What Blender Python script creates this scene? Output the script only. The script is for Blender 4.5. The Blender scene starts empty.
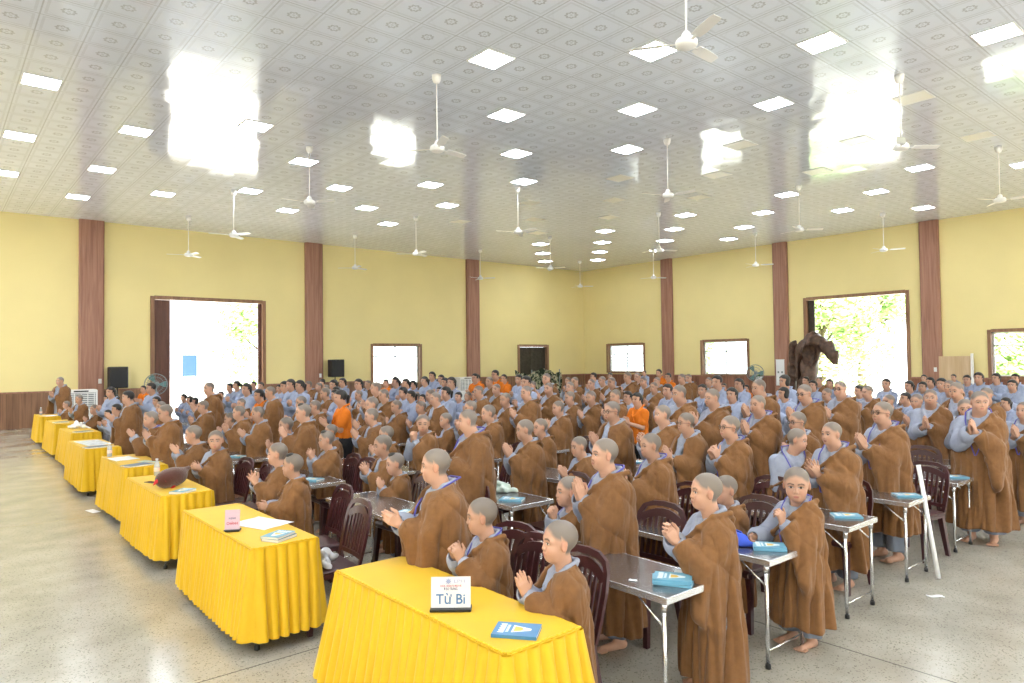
import bpy, math, random
import numpy as np
from mathutils import Vector, Matrix
SC = bpy.context.scene
COL = SC.collection
random.seed(11)
# ---------------------------------------------------------------- object helpers
class MB:
    """Collects boxes, bars, tubes, prisms; build() links them as one mesh object."""
    def __init__(s): s.v, s.f, s.mi, s.sm = [], [], [], []
    def add(s, v, f, mi=0, smooth=False):
        o = len(s.v); s.v += [tuple(p) for p in v]; s.f += [tuple(i + o for i in q) for q in f]; s.mi += [mi] * len(f); s.sm += [smooth] * len(f); return s
    def box(s, x0, x1, y0, y1, z0, z1, mi=0, bev=0.0):
        if bev > 0:
            b = bev; P = []
            for sx, xa in ((1, x0), (-1, x1)):
                for sy, ya in ((1, y0), (-1, y1)):
                    for sz, za in ((1, z0), (-1, z1)):
                        P.append([(xa, ya + sy * b, za + sz * b), (xa + sx * b, ya, za + sz * b), (xa + sx * b, ya + sy * b, za)])
            v = [p for q in P for p in q]
            def I(a, b_, c, k): return (a * 4 + b_ * 2 + c) * 3 + k
            f = []
            for a in (0, 1):
                q = [I(a, 0, 0, 0), I(a, 1, 0, 0), I(a, 1, 1, 0), I(a, 0, 1, 0)]; f.append(q[::-1] if a == 0 else q)
                q = [I(0, a, 0, 1), I(1, a, 0, 1), I(1, a, 1, 1), I(0, a, 1, 1)]; f.append(q if a == 0 else q[::-1])
                q = [I(0, 0, a, 2), I(1, 0, a, 2), I(1, 1, a, 2), I(0, 1, a, 2)]; f.append(q[::-1] if a == 0 else q)
            for a in (0, 1):
                for c in (0, 1):
                    f.append([I(a, c, 0, 0), I(a, c, 1, 0), I(a, c, 1, 1), I(a, c, 0, 1)])
                    f.append([I(a, 0, c, 0), I(a, 1, c, 0), I(a, 1, c, 2), I(a, 0, c, 2)])
                    f.append([I(0, a, c, 1), I(1, a, c, 1), I(1, a, c, 2), I(0, a, c, 2)])
            for a in (0, 1):
                for c in (0, 1):
                    for d in (0, 1): f.append([I(a, c, d, 0), I(a, c, d, 1), I(a, c, d, 2)])
            return s.add(v, f, mi)
        v = [(x, y, z) for x in (x0, x1) for y in (y0, y1) for z in (z0, z1)]
        return s.add(v, [(0, 1, 3, 2), (4, 6, 7, 5), (0, 4, 5, 1), (2, 3, 7, 6), (0, 2, 6, 4), (1, 5, 7, 3)], mi)
    def tube(s, pts, r, n=10, mi=0, caps=True, close=False):
        pts = [np.array(p, float) for p in pts]; N = len(pts); rr = r if hasattr(r, '__len__') else [r] * N
        v, f = [], []; pu = None
        for i, p in enumerate(pts):
            a = pts[(i - 1) % N] if (close or i > 0) else p; b = pts[(i + 1) % N] if (close or i < N - 1) else p
            t = (b - a) / (np.linalg.norm(b - a) + 1e-12)
            u = np.cross(t, (0, 0, 1.)) if abs(t[2]) < .95 else np.cross(t, (0, 1., 0))
            if pu is not None:
                u2 = pu - t * (pu @ t)
                if np.linalg.norm(u2) > .1: u = u2
            u = u / np.linalg.norm(u); pu = u; w = np.cross(t, u)
            for k in range(n):
                q = 2 * math.pi * k / n; v.append(p + (u * math.cos(q) + w * math.sin(q)) * rr[i])
        for i in range(N if close else N - 1):
            for k in range(n): f.append((i * n + k, i * n + (k + 1) % n, ((i + 1) % N) * n + (k + 1) % n, ((i + 1) % N) * n + k))
        s.add(v, f, mi, True)
        if caps and not close:
            o = len(s.v) - len(v)
            s.f += [tuple(o + k for k in range(n))[::-1], tuple(o + (N - 1) * n + k for k in range(n))]; s.mi += [mi] * 2; s.sm += [False] * 2
        return s
    def lathe(s, prof, n=24, c=(0, 0, 0), mi=0):
        v, f = [], []; N = len(prof)
        for r, z in prof:
            for k in range(n):
                q = 2 * math.pi * k / n; v.append((c[0] + r * math.cos(q), c[1] + r * math.sin(q), c[2] + z))
        for i in range(N - 1):
            for k in range(n): f.append((i * n + k, i * n + (k + 1) % n, (i + 1) * n + (k + 1) % n, (i + 1) * n + k))
        s.add(v, f, mi, True)
        o = len(s.v) - len(v)
        s.f += [tuple(o + k for k in range(n))[::-1], tuple(o + (N - 1) * n + k for k in range(n))]; s.mi += [mi] * 2; s.sm += [False] * 2
        return s
    def prism(s, poly, z0, z1, mi=0):
        n = len(poly); v = [(x, y, z0) for x, y in poly] + [(x, y, z1) for x, y in poly]
        f = [tuple(range(n))[::-1], tuple(range(n, 2 * n))] + [(i, (i + 1) % n, n + (i + 1) % n, n + i) for i in range(n)]
        return s.add(v, f, mi)
    def xf(s, M, start=0):
        for i in range(start, len(s.v)): s.v[i] = tuple(M @ Vector(s.v[i]))
        return s
    def mesh(s, name, mats):
        me = bpy.data.meshes.new(name); me.from_pydata([tuple(map(float, p)) for p in s.v], [], s.f)
        for m in (mats if isinstance(mats, (list, tuple)) else [mats]): me.materials.append(m)
        me.polygons.foreach_set('material_index', s.mi); me.polygons.foreach_set('use_smooth', s.sm); me.update()
        return me
    def build(s, name, mats, parent=None, loc=None, rz=0):
        return put(name, s.mesh(name, mats), parent, loc, rz)

def put(name, data, parent=None, loc=None, rz=0):
    o = bpy.data.objects.new(name, data); COL.objects.link(o)
    if parent is not None: o.parent = parent
    if loc is not None: o.location = loc
    if rz: o.rotation_euler.z = rz
    return o
def tag(o, label=None, cat=None, group=None, kind=None):
    if label: o['label'] = label
    if cat: o['category'] = cat
    if group: o['group'] = group
    if kind: o['kind'] = kind
    return o
def thing(name, label, cat, loc=(0, 0, 0), rz=0, group=None):
    return tag(put(name, None, None, loc, rz), label, cat, group)
def copy_tree(o, parent=None):
    c = o.copy(); COL.objects.link(c); c.parent = parent
    for ch in [q for q in KIDS.get(o.name, [])]: copy_tree(ch, c)
    return c
KIDS = {}
def index_kids():
    KIDS.clear()
    for q in bpy.data.objects:
        if q.parent: KIDS.setdefault(q.parent.name, []).append(q)
def dup(o, loc, rz=0, label=None, group=None, scale=None):
    index_kids() if o.name not in KIDS else None
    c = copy_tree(o); c.location = loc; c.rotation_euler = (0, 0, rz)
    if scale: c.scale = (scale,) * 3
    if label: c['label'] = label
    if group: c['group'] = group
    return c
def struct(o): o['kind'] = 'structure'; return o
ORD = 'zeroth first second third fourth fifth sixth seventh eighth ninth tenth eleventh twelfth thirteenth fourteenth fifteenth sixteenth seventeenth eighteenth nineteenth twentieth'.split()
# ---------------------------------------------------------------- implicit surfaces -> meshes
class Field:
    def __init__(s, xs, ys, zs):
        s.a = [np.asarray(v, np.float32) for v in (xs, ys, zs)]
        s.d = np.full([len(v) for v in s.a], 0.5, np.float32)
    def block(s, lo, hi):
        sl = []
        for k in range(3):
            i0 = max(0, int(np.searchsorted(s.a[k], lo[k])) - 1)
            i1 = min(len(s.a[k]), int(np.searchsorted(s.a[k], hi[k])) + 2)
            if i1 - i0 < 2: return None
            sl.append(slice(i0, i1))
        X = s.a[0][sl[0]][:, None, None]; Y = s.a[1][sl[1]][None, :, None]; Z = s.a[2][sl[2]][None, None, :]
        return tuple(sl), X, Y, Z
    def op(s, fn, lo, hi, k=0.02, mode='u'):
        b = s.block(lo, hi)
        if b is None: return
        sl, X, Y, Z = b
        v = fn(X, Y, Z)
        o = s.d[sl]
        if mode == 'u': s.d[sl] = smin(o, v, k)
        elif mode == 's': s.d[sl] = -smin(-o, v, k)
        elif mode == 'i': s.d[sl] = -smin(-o, -v, k)      # keep what is inside both
        elif mode == 'x': s.d[sl] = -smin(-o, -v, k)
    def cap(s, a, b, ra, rb, k=0.02, mode='u', m=0.05):
        a = np.array(a, float); b = np.array(b, float); r = max(ra, rb) + m
        s.op(lambda X, Y, Z: sd_cap(X, Y, Z, a, b, ra, rb), np.minimum(a, b) - r, np.maximum(a, b) + r, k, mode)
    def ell(s, c, r, k=0.02, mode='u', m=0.05):
        c = np.array(c, float); r = np.array(r, float)
        s.op(lambda X, Y, Z: sd_ell(X, Y, Z, c, r), c - r - m, c + r + m, k, mode)
    def mesh(s):
        return surface_nets(s.d, *s.a)

def smin(a, b, k):
    if k <= 0: return np.minimum(a, b)
    h = np.maximum(k - np.abs(a - b), 0) / k
    return np.minimum(a, b) - h * h * (k * 0.25)

def sd_cap(X, Y, Z, a, b, ra, rb):
    ba = b - a; L = float(ba @ ba) + 1e-9
    px, py, pz = X - a[0], Y - a[1], Z - a[2]
    t = np.clip((px * ba[0] + py * ba[1] + pz * ba[2]) / L, 0, 1)
    return np.sqrt((px - t * ba[0])**2 + (py - t * ba[1])**2 + (pz - t * ba[2])**2) - (ra + (rb - ra) * t)

def sd_ell(X, Y, Z, c, r):
    x, y, z = X - c[0], Y - c[1], Z - c[2]
    k0 = np.sqrt((x / r[0])**2 + (y / r[1])**2 + (z / r[2])**2)
    k1 = np.sqrt((x / r[0]**2)**2 + (y / r[1]**2)**2 + (z / r[2]**2)**2) + 1e-6
    return k0 * (k0 - 1) / k1

def sd_tri(X, Y, Z, a, b, c, r):
    a, b, c = (np.array(v, float) for v in (a, b, c))
    ba, cb, ac = b - a, c - b, a - c
    n = np.cross(ba, ac)
    P = [(X - v[0], Y - v[1], Z - v[2]) for v in (a, b, c)]
    def dot(p, v): return p[0] * v[0] + p[1] * v[1] + p[2] * v[2]
    sg = sum(np.sign(dot(p, np.cross(e, n))) for p, e in zip(P, (ba, cb, ac)))
    def seg(p, e):
        t = np.clip(dot(p, e) / float(e @ e), 0, 1)
        return (p[0] - t * e[0])**2 + (p[1] - t * e[1])**2 + (p[2] - t * e[2])**2
    de = np.minimum(np.minimum(seg(P[0], ba), seg(P[1], cb)), seg(P[2], ac))
    dn = dot(P[0], n)**2 / float(n @ n)
    return np.sqrt(np.where(sg < 2, de, dn)) - r

def surface_nets(d, xs, ys, zs):
    ins = d < 0
    nx, ny, nz = d.shape
    cnt = np.zeros((nx - 1, ny - 1, nz - 1), np.uint8)
    for i in (0, 1):
        for j in (0, 1):
            for k in (0, 1):
                cnt += ins[i:nx - 1 + i, j:ny - 1 + j, k:nz - 1 + k]
    act = (cnt > 0) & (cnt < 8)
    I, J, K = np.nonzero(act)
    idx = np.full(act.shape, -1, np.int32); idx[I, J, K] = np.arange(len(I))
    V = {}
    for i in (0, 1):
        for j in (0, 1):
            for k in (0, 1): V[i, j, k] = d[I + i, J + j, K + k]
    acc = np.zeros((len(I), 3)); n = np.zeros(len(I))
    for ax in range(3):
        for u in (0, 1):
            for v in (0, 1):
                c0 = [u, v]; c0.insert(ax, 0); c1 = [u, v]; c1.insert(ax, 1)
                a, b = V[tuple(c0)], V[tuple(c1)]
                m = (a < 0) != (b < 0)
                t = np.where(m, a / np.where(m, a - b, 1), 0)
                p = np.zeros((len(I), 3)); p[:] = c0; p[:, ax] += t
                acc[m] += p[m]; n[m] += 1
    acc /= n[:, None]
    co = np.empty_like(acc)
    for ax, (s, g) in enumerate(((xs, I), (ys, J), (zs, K))):
        s = s.astype(float); co[:, ax] = s[g] + (s[g + 1] - s[g]) * acc[:, ax]
    F = []
    for ax in range(3):
        o = [slice(1, -1)] * 3; o[ax] = slice(0, -1)
        o2 = list(o); o2[ax] = slice(1, None)
        A = ins[tuple(o)]; B = ins[tuple(o2)]
        for flip in (False, True):
            e = (~A & B) if flip else (A & ~B)
            g = np.nonzero(e); g = [v + 1 for v in g]; g[ax] = g[ax] - 1
            ax1, ax2 = (ax + 1) % 3, (ax + 2) % 3
            q = []
            for du, dv in ((0, 0), (-1, 0), (-1, -1), (0, -1)):
                h = list(g); h[ax1] = h[ax1] + du; h[ax2] = h[ax2] + dv
                q.append(idx[h[0], h[1], h[2]])
            q = np.stack(q, 1)
            if flip: q = q[:, ::-1]
            F.append(q)
    F = np.concatenate(F)
    F = F[(F >= 0).all(1)]
    return co, F

def np_mesh(name, co, F, mat, col=None, smooth=True):
    me = bpy.data.meshes.new(name)
    F = np.ascontiguousarray(F, np.int32); n = len(F); w = F.shape[1]
    me.vertices.add(len(co)); me.vertices.foreach_set('co', np.asarray(co, np.float32).ravel())
    me.loops.add(n * w); me.loops.foreach_set('vertex_index', F.ravel())
    me.polygons.add(n); me.polygons.foreach_set('loop_start', np.arange(0, n * w, w, dtype=np.int32))
    me.update(calc_edges=True)
    if smooth: me.polygons.foreach_set('use_smooth', np.ones(n, bool))
    if col is not None:
        a = me.attributes.new('col', 'FLOAT_COLOR', 'POINT')
        c = np.ones((len(co), 4), np.float32); c[:, :3] = col
        a.data.foreach_set('color', c.ravel())
    if mat is not None: me.materials.append(mat)
    return me
# ---------------------------------------------------------------- people
def rotm(yaw, pitch, roll=0):
    cy, sy, cp, sp, cr, sr = math.cos(yaw), math.sin(yaw), math.cos(pitch), math.sin(pitch), math.cos(roll), math.sin(roll)
    Rz = np.array([[cy, -sy, 0], [sy, cy, 0], [0, 0, 1]]); Ry = np.array([[cp, 0, sp], [0, 1, 0], [-sp, 0, cp]])
    Rx = np.array([[1, 0, 0], [0, cr, -sr], [0, sr, cr]])
    return Rz @ Ry @ Rx

def unit(v):
    v = np.array(v, float); return v / np.linalg.norm(v)

def ik(S, W, l1, l2, pole):
    S, W = np.array(S, float), np.array(W, float); d = W - S; L = np.linalg.norm(d)
    L2 = min(L, (l1 + l2) * 0.995); u = d / L
    a = (l1 * l1 - l2 * l2 + L2 * L2) / (2 * L2); h = math.sqrt(max(l1 * l1 - a * a, 1e-6))
    p = np.array(pole, float); p = p - u * (p @ u); p /= np.linalg.norm(p)
    return S + u * a + p * h

class Pose:
    def __init__(s, T=1.3, hr=0.165, yaw=0, pitch=0, roll=0, hz=0.70, hx=0.17, hy=0.0, gap=0.013, tilt=0.0, lean=0.45, curl=0.05, spread=0.0, hands='pray', fat=1.0, right=None, fem=0.0):
        s.__dict__.update(locals()); del s.__dict__['s']
        s.hh = hr * T; s.chin = T - s.hh; s.sh = s.chin - 0.040 * T
        s.R = rotm(yaw, pitch, roll); s.pv = np.array([0.0, 0, s.chin - 0.01 * T])
        s.hc = np.array([0.035 * T, 0, s.chin])          # chin-level origin of the head frame
        s.S = {1: np.array([-0.005, 0.094 * T * fat, s.sh - 0.040 * T]), -1: np.array([-0.005, -0.094 * T * fat, s.sh - 0.040 * T])}
        s.hd = unit([lean, 0, 1.0])                       # finger direction
        s.W, s.E, s.fd, s.pn = {}, {}, {}, {}
        for g in (1, -1):
            W = np.array([hx * T, (hy + g * gap) * T, hz * T])
            d = unit(s.hd + np.array([0, g * tilt, 0]))
            n = np.array([0, -g, 0.0])
            if right is not None and g == -1:
                W = np.array(right[0]) * T; d = unit(right[1]); n = unit(right[2])
            n = unit(n - d * (n @ d))
            s.W[g] = W; s.fd[g] = d; s.pn[g] = n
            s.E[g] = ik(s.S[g], W - d * 0.01, 0.165 * T, 0.15 * T, [-0.35, g * 0.55, -0.9])
    def to_head(s, X, Y, Z):
        o = s.pv + s.R @ (s.hc - s.pv)
        x, y, z = X - o[0], Y - o[1], Z - o[2]; R = s.R
        return ((x * R[0, 0] + y * R[1, 0] + z * R[2, 0]) / s.hh, (x * R[0, 1] + y * R[1, 1] + z * R[2, 1]) / s.hh, (x * R[0, 2] + y * R[1, 2] + z * R[2, 2]) / s.hh)
    def head_pt(s, p):
        return s.pv + s.R @ (s.hc + np.array(p) * s.hh - s.pv)

HEAD = [  # kind, centre/ends, radii, smoothing : in head heights, x forward, chin at z=0
    ('e', (-.10, 0, .615), (.42, .365, .385), .0), ('e', (.04, 0, .36), (.255, .285, .36), .12), ('e', (.14, 0, .11), (.135, .175, .105), .14),
    ('e', (.16, .155, .30), (.13, .115, .14), .10), ('e', (.16, -.155, .30), (.13, .115, .14), .10),
    ('c', (.275, .07, .555), (.215, .205, .55), .045, .08), ('c', (.275, -.07, .555), (.215, -.205, .55), .045, .08),
    ('c', (.30, 0, .50), (.345, 0, .345), .030, .055), ('c', (.325, .04, .325), (.325, -.04, .325), .035, .04),
    ('c', (.285, .07, .215), (.285, -.07, .215), .040, .035), ('c', (.27, .055, .165), (.27, -.055, .165), .040, .035),
]
def head_sdf(x, y, z):
    d = None
    for p in HEAD:
        if p[0] == 'e': v = sd_ell(x, y, z, np.array(p[1]), np.array(p[2])); k = p[3]
        else: v = sd_cap(x, y, z, np.array(p[1]), np.array(p[2]), p[3], p[3] * 1.15); k = p[4]
        d = v if d is None else smin(d, v, max(k, .001))
    for g in (1, -1):
        d = -smin(-d, sd_ell(x, y, z, np.array((.335, g * .14, .475)), np.array((.07, .085, .052))), .05)     # eye sockets
        d = smin(d, sd_ell(x, y, z, np.array((.235, g * .135, .475)), np.array((.065, .072, .055))), .012)     # eyeballs and lids
        d = smin(d, sd_ell(x, y, z, np.array((-.06, g * .36, .43)), np.array((.075, .042, .12))), .04)        # ears
        d = -smin(-d, sd_ell(x, y, z, np.array((-.03, g * .415, .44)), np.array((.04, .03, .075))), .03)
    d = -smin(-d, sd_cap(x, y, z, np.array((.325, -.06, .19)), np.array((.325, .06, .19)), .012, .012), .02)    # line of the mouth
    return d

SKIN = np.array((.50, .285, .20)); STUB = np.array((.155, .145, .13)); DARK = np.array((.022, .017, .015)); LIP = np.array((.50, .19, .15))
def head_col(P, p, scalp=STUB, white=True):
    x, y, z = P.to_head(p[:, 0], p[:, 1], p[:, 2]); ay = np.abs(y)
    c = np.repeat(SKIN[None], len(p), 0)
    def mix(m, col):
        m = np.clip(m, 0, 1)[:, None]; c[:] = c * (1 - m) + col * m
    line = np.where(x > .02, .72 + .10 * np.clip(1 - ay / .3, 0, 1), np.where(x > -.14, .52 + (x + .14) * 1.0, .24))
    line = np.where((x > .02), np.maximum(line - np.clip((ay - .18) / .17, 0, 1) * .12, .55), line)
    if scalp is not None: mix((z - line) / .09 + .5, scalp * .85 + SKIN * .10)
    ear = sd_ell(x, y, z, np.array((-.06, 0, .43)), np.array((.10, 9, .16)))
    m = (ear < 0) & (ay > .345)
    c[m] = SKIN * (.95, .82, .78)
    cheek = np.exp(-((ay - .17) / .08)**2 - ((z - .30) / .09)**2) * (x > .1)
    mix(cheek * .25, np.array((.66, .27, .18)))
    fr = x > .12
    bz = .572 + .02 * np.clip((ay - .05) / .1, 0, 1) - .03 * np.clip((ay - .17) / .06, 0, 1)
    mix(np.where(fr & (ay > .045) & (ay < .235), 1.1 - np.abs(z - bz) / .028, 0), np.array((.05, .035, .03)))
    e = ((ay - .135) / .075)**2 + ((z - .478) / .026)**2
    if white: mix(np.where(fr, (1.2 - e) * 2.2, 0), np.array((.62, .58, .55)))
    e2 = ((ay - .14) / .040)**2 + ((z - .478) / .034)**2
    mix(np.where(fr, (1.2 - e2) * 2, 0), DARK)
    mix(np.where(fr & (np.abs(ay - .135) < .085), 1 - np.abs(z - (.502 - ((ay - .135) / .085)**2 * .02)) / .014, 0), DARK)
    mix(np.where(x > .2, 1.1 - ((ay / .088)**2 + ((z - .188) / .048)**2), 0) * 1.4, LIP)
    mix(np.where((x > .2) & (ay < .075), 1 - np.abs(z - .19) / .012, 0), np.array((.20, .06, .05)))
    mix(np.where((x > .2), 1.0 - (((ay - .03) / .018)**2 + ((z - .305) / .014)**2), 0), np.array((.22, .09, .06)))
    return c

def hand(fd, P, g, sc):
    """One hand at wrist P.W[g]: palm, four unequal bent fingers, a thumb from the side of the palm."""
    T = P.T; W, d, n = P.W[g], P.fd[g], P.pn[g]
    ref = np.array([-1.0, 0, .6]); s = unit(ref - d * (ref @ d)); n = unit(n - s * (n @ s))
    u = 0.108 * T * sc                            # hand length
    fr = 0.050 * u + .0012
    L = [.44, .50, .46, .36]
    cu, spd = P.curl, P.spread
    for i in range(4):
        off = (1.5 - i) * 0.115 * u
        k0 = W + s * off * .62; k1 = W + d * (.50 - .03 * abs(i - 1)) * u + s * off
        fd.cap(k0, k1, fr * 1.35, fr * 1.3, .012 * sc, m=.03)
        q = unit(d + s * spd * (1.5 - i) * .35)
        a1 = cu * (1 + .25 * i); m1 = k1 + (q * math.cos(a1) + n * math.sin(a1)) * L[i] * u * .52
        a2 = a1 + cu * 1.3; m2 = m1 + (q * math.cos(a2) + n * math.sin(a2)) * L[i] * u * .48
        fd.cap(k1, m1, fr * 1.12, fr * .98, .004, m=.03); fd.cap(m1, m2, fr * .98, fr * .78, .004, m=.03)
    t0 = W + d * .12 * u + s * .14 * u; t1 = W + d * .36 * u + s * .36 * u + n * .04 * u
    t2 = W + d * .62 * u + s * (.36 if spd < .3 else .5) * u + n * .05 * u
    fd.cap(t0, t1, fr * 1.5, fr * 1.2, .012 * sc, m=.03); fd.cap(t1, t2, fr * 1.15, fr * .85, .005, m=.03)

def axis(lo, hi, st): return np.arange(lo, hi + st, st)

def body_mesh(name, P, vox, mat, scalp=STUB, bare=0.0):
    T = P.T; w = .30 * T
    zf = P.hz * T - .10 * T
    z1 = axis(-.01, zf, max(vox * 1.6, .012)); z = np.concatenate([z1, axis(z1[-1] + vox, T * 1.05, vox)])
    fd = Field(axis(-.22 * T, .42 * T, vox), axis(-w, w, vox), z)
    # legs, feet
    for g in (1, -1):
        y = g * .062 * T
        fd.cap((0, y, .49 * T), (.005, y, .27 * T), .058 * T, .040 * T, .02); fd.cap((.005, y, .27 * T), (-.01, y, .045 * T), .038 * T, .024 * T, .02)
        fd.cap((-.03 * T, y, .022 * T), (.085 * T, y * 1.15, .016 * T), .023 * T, .017 * T, .02)
        for t in range(5):
            fd.cap((.075 * T, y * 1.15 + (t - 2) * .0125 * T, .013 * T), ((.118 - abs(t - (1 if g > 0 else 3)) * .005) * T, y * 1.15 + (t - 2) * .014 * T, .010 * T), .0075 * T, .0065 * T, .006)
        S, E, W = P.S[g], P.E[g], P.W[g]
        fd.cap(S, E, .034 * T, .027 * T, .03); fd.cap(E, W, .026 * T, .0175 * T, .015)
        hand(fd, P, g, .95 if T > 1.45 else 1.0)
    fd.ell((0, 0, .50 * T), (.072 * T, .10 * T, .085 * T), .05)
    fd.cap((0, 0, .52 * T), (0.005, 0, P.sh - .09 * T), .068 * T, .066 * T, .05)
    fd.ell((0, 0, P.sh - .06 * T), (.052 * T, .10 * T, .055 * T), .04)
    fd.cap((-.015 * T, 0, P.sh - .02 * T), P.head_pt((-.10, 0, .22)), .042 * T, .042 * T, .03)
    c = P.head_pt((-.05, 0, .5)); r = P.hh * .68
    fd.op(lambda X, Y, Z: head_sdf(*P.to_head(X, Y, Z)) * P.hh, c - r, c + r, .022)
    co, F = fd.mesh()
    col = np.repeat(SKIN[None], len(co), 0)
    hm = np.linalg.norm(co - c, axis=1) < P.hh * .66
    col[hm] = head_col(P, co[hm], scalp)
    hx, hy, hz = P.to_head(co[:, 0], co[:, 1], co[:, 2])
    col[(hz < -.12) & hm] = SKIN * .93
    if bare == 0: pass
    return np_mesh(name, co, F, mat, col)

def prof(P, tab):
    z = np.array([t[0] for t in tab]) * P.T; k = P.sh / (.785 * P.T)
    return z * np.where(z > .5 * P.T, k, 1), np.array([t[1] for t in tab]) * P.T * P.fat, np.array([t[2] for t in tab]) * P.T * P.fat

def sd_prof(X, Y, Z, zt, rx, ry, cx=0.0):
    a = np.interp(Z, zt, rx).astype(np.float32); b = np.interp(Z, zt, ry).astype(np.float32)
    k = np.sqrt(((X - cx) / a)**2 + (Y / b)**2)
    return (k - 1) * np.minimum(a, b) * .9

TRUNK = [(.10, .118, .158), (.30, .112, .145), (.50, .102, .132), (.62, .096, .124), (.70, .092, .120), (.745, .080, .108), (.775, .062, .086), (.800, .048, .064), (.83, .042, .050)]

def folds(P, X, Y, Z, seed, amp=1.0, lo=.1):
    T = P.T; r = random.Random(seed); th = np.arctan2(Y, X)
    ph = [r.uniform(0, 6.28) for _ in range(8)]
    z = Z / T
    low = np.clip((.78 - z) / .45, 0.22, 1) 
    f = (np.sin(7 * th + 2.2 * np.sin(3.0 * z + ph[0]) + ph[1]) * .50 + np.sin(13 * th + 3 * z + ph[2]) * .42 * np.clip((.6 - z) / .3, .2, 1) + .25 * np.sin(23 * th + 4 * z + ph[5]))
    dg = np.sin((z * 1.0 + X / T * 1.1 - Y / T * .35) * 46 + 1.6 * np.sin(9 * z + ph[3]) + ph[4]) * .40 * np.clip((z - .30) / .2, 0, 1)
    rg = 1 - 2 * np.abs(np.sin(5.5 * th + 1.5 * np.sin(2.6 * z + ph[6]) + ph[7])) ** .55      # sharp vertical creases
    sw = np.abs(np.sin((z * .9 + X / T * .5) * 17 + 3.2 * th + ph[3])) ** .5 * np.clip((z - .38) / .2, 0, 1)   # swags across arm and chest
    return (f * low * .012 + rg * low * .0125 - (sw - .6) * .013 + dg * .004) * T * amp

def finish(fd, P, seed, amp):
    X, Y, Z = fd.a[0][:, None, None], fd.a[1][None, :, None], fd.a[2][None, None, :]
    m = np.abs(fd.d) < .06
    full = folds(P, X, Y, Z, seed, amp)
    fd.d[m] += full[m]

def robe_mesh(name, P, vox, mat, kind='A', hem=.135, seed=0, drape=1.0):
    """Brown robe. kind A: over the left shoulder and arm only; B: over both shoulders, open down the front."""
    T = P.T; w = .36 * T
    fd = Field(axis(-.30 * T, .46 * T, vox), axis(-w, w, vox), np.concatenate([axis(hem * T - .05, .45 * T, vox * 1.5), axis(.45 * T + vox, P.sh + .10 * T, vox)]))
    zt, rx, ry = prof(P, [(a, b + .016 + .012 * (a < .4), c + .022 + .012 * (a < .4)) for a, b, c in TRUNK])
    lo, hi = (-.4 * T, -.4 * T, 0), (.5 * T, .4 * T, T * 1.1)
    fd.op(lambda X, Y, Z: sd_prof(X, Y, Z, zt, rx, ry), lo, hi, 0)
    def arm(g, full=True):
        S, E, W = P.S[g], P.E[g], P.W[g]
        W2 = W + (E - W) * (.24 if kind == 'A' else .30)
        fd.cap(S + np.array([0, 0, -.006 * T]), E, .050 * T, .057 * T, .05, m=.07); fd.cap(E, W2, .058 * T, .046 * T, .04, m=.07)
        # cloth hanging from the forearm down to the hip
        H = np.array([.07 * T, g * .115 * T, (.40 - .06 * drape) * T]); H2 = np.array([.15 * T, g * .11 * T, (.52 - .10 * drape) * T])
        for a, b, c in ((E, W2, H2), (E, H2, H)):
            a2, b2, c2 = (np.array(v) + np.array([-.01 * T, g * .012 * T, -.015 * T]) for v in (a, b, c))
            mn = np.minimum(np.minimum(a2, b2), c2) - .09; mx = np.maximum(np.maximum(a2, b2), c2) + .09
            fd.op(lambda X, Y, Z: sd_tri(X, Y, Z, a2, b2, c2, .030 * T), mn, mx, .05)
    arm(1)
    if kind == 'B': arm(-1)
    finish(fd, P, seed, 1.0)
    # flared hem
    fd.op(lambda X, Y, Z: (hem * T + .012 * np.sin(5 * np.arctan2(Y, X) + seed) + .02 * X / T) - Z + 0 * X, (-9, -9, -9), (9, 9, 9), .012, 'i')
    # neck hole and front opening
    fd.op(lambda X, Y, Z: Z - (P.sh + .028 * T - X * .35) + 0 * Y, (-9, -9, P.sh - .06 * T), (9, 9, 9), .010, 'x')
    fd.cap((-.005 * T, 0, P.sh + .0 * T), (.03 * T, 0, P.chin + .04 * T), .056 * T, .085 * T, .012, 's')
    if kind == 'A':
        p0 = np.array([0, .062 * T, P.sh + .01 * T]); p1 = np.array([0, -.135 * T, P.sh - .185 * T])
        e = p1 - p0; n = unit([0.10, -abs(e[2]) and e[2] / np.linalg.norm(e), -e[1] / np.linalg.norm(e)])
        n = unit([.12, e[2], -e[1]])
        fd.op(lambda X, Y, Z: np.maximum(-((X - p0[0]) * n[0] + (Y - p0[1]) * n[1] + (Z - p0[2]) * n[2]), P.sh - .215 * T - Z), lo, (.5 * T, .4 * T, 1.1 * T), .012, 's')
        rr = .0105 * T
        path = [(-.055, .085, .035), (.03, .075, .022), (.092, .045, -.03), (.120, -.02, -.095), (.112, -.085, -.15), (.05, -.138, -.205), (-.04, -.142, -.20), (-.105, -.075, -.15), (-.108, .0, -.07), (-.085, .055, .0), (-.055, .085, .035)]
        pts = [np.array((a * T * P.fat, b * T * P.fat, P.sh + c * T)) for a, b, c in path]
        for a, b in zip(pts, pts[1:]): fd.cap(a, b, rr, rr, .02, m=.04)
    else:
        zb = P.sh - .30 * T
        def wedge(X, Y, Z):
            t = np.clip((P.sh + .05 * T - Z) / (.5 * T), 0, 1)
            return np.maximum(np.abs(Y + .008 * T) - (.034 * T + .030 * T * np.sin(t * 3.0)), .035 * T - X)
        fd.op(wedge, (0, -.2 * T, .16 * T), (.5 * T, .2 * T, T * 1.1), .012, 's')
    # clear the hands
    for g in (1, -1):
        fd.cap(P.W[g] + (P.E[g] - P.W[g]) * (.16 if g == 1 or kind == 'B' else 0), P.W[g] + P.fd[g] * .10 * T, .027 * T, .036 * T, .008, 's')
    co, F = fd.mesh()
    return np_mesh(name, co, F, mat)

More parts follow.
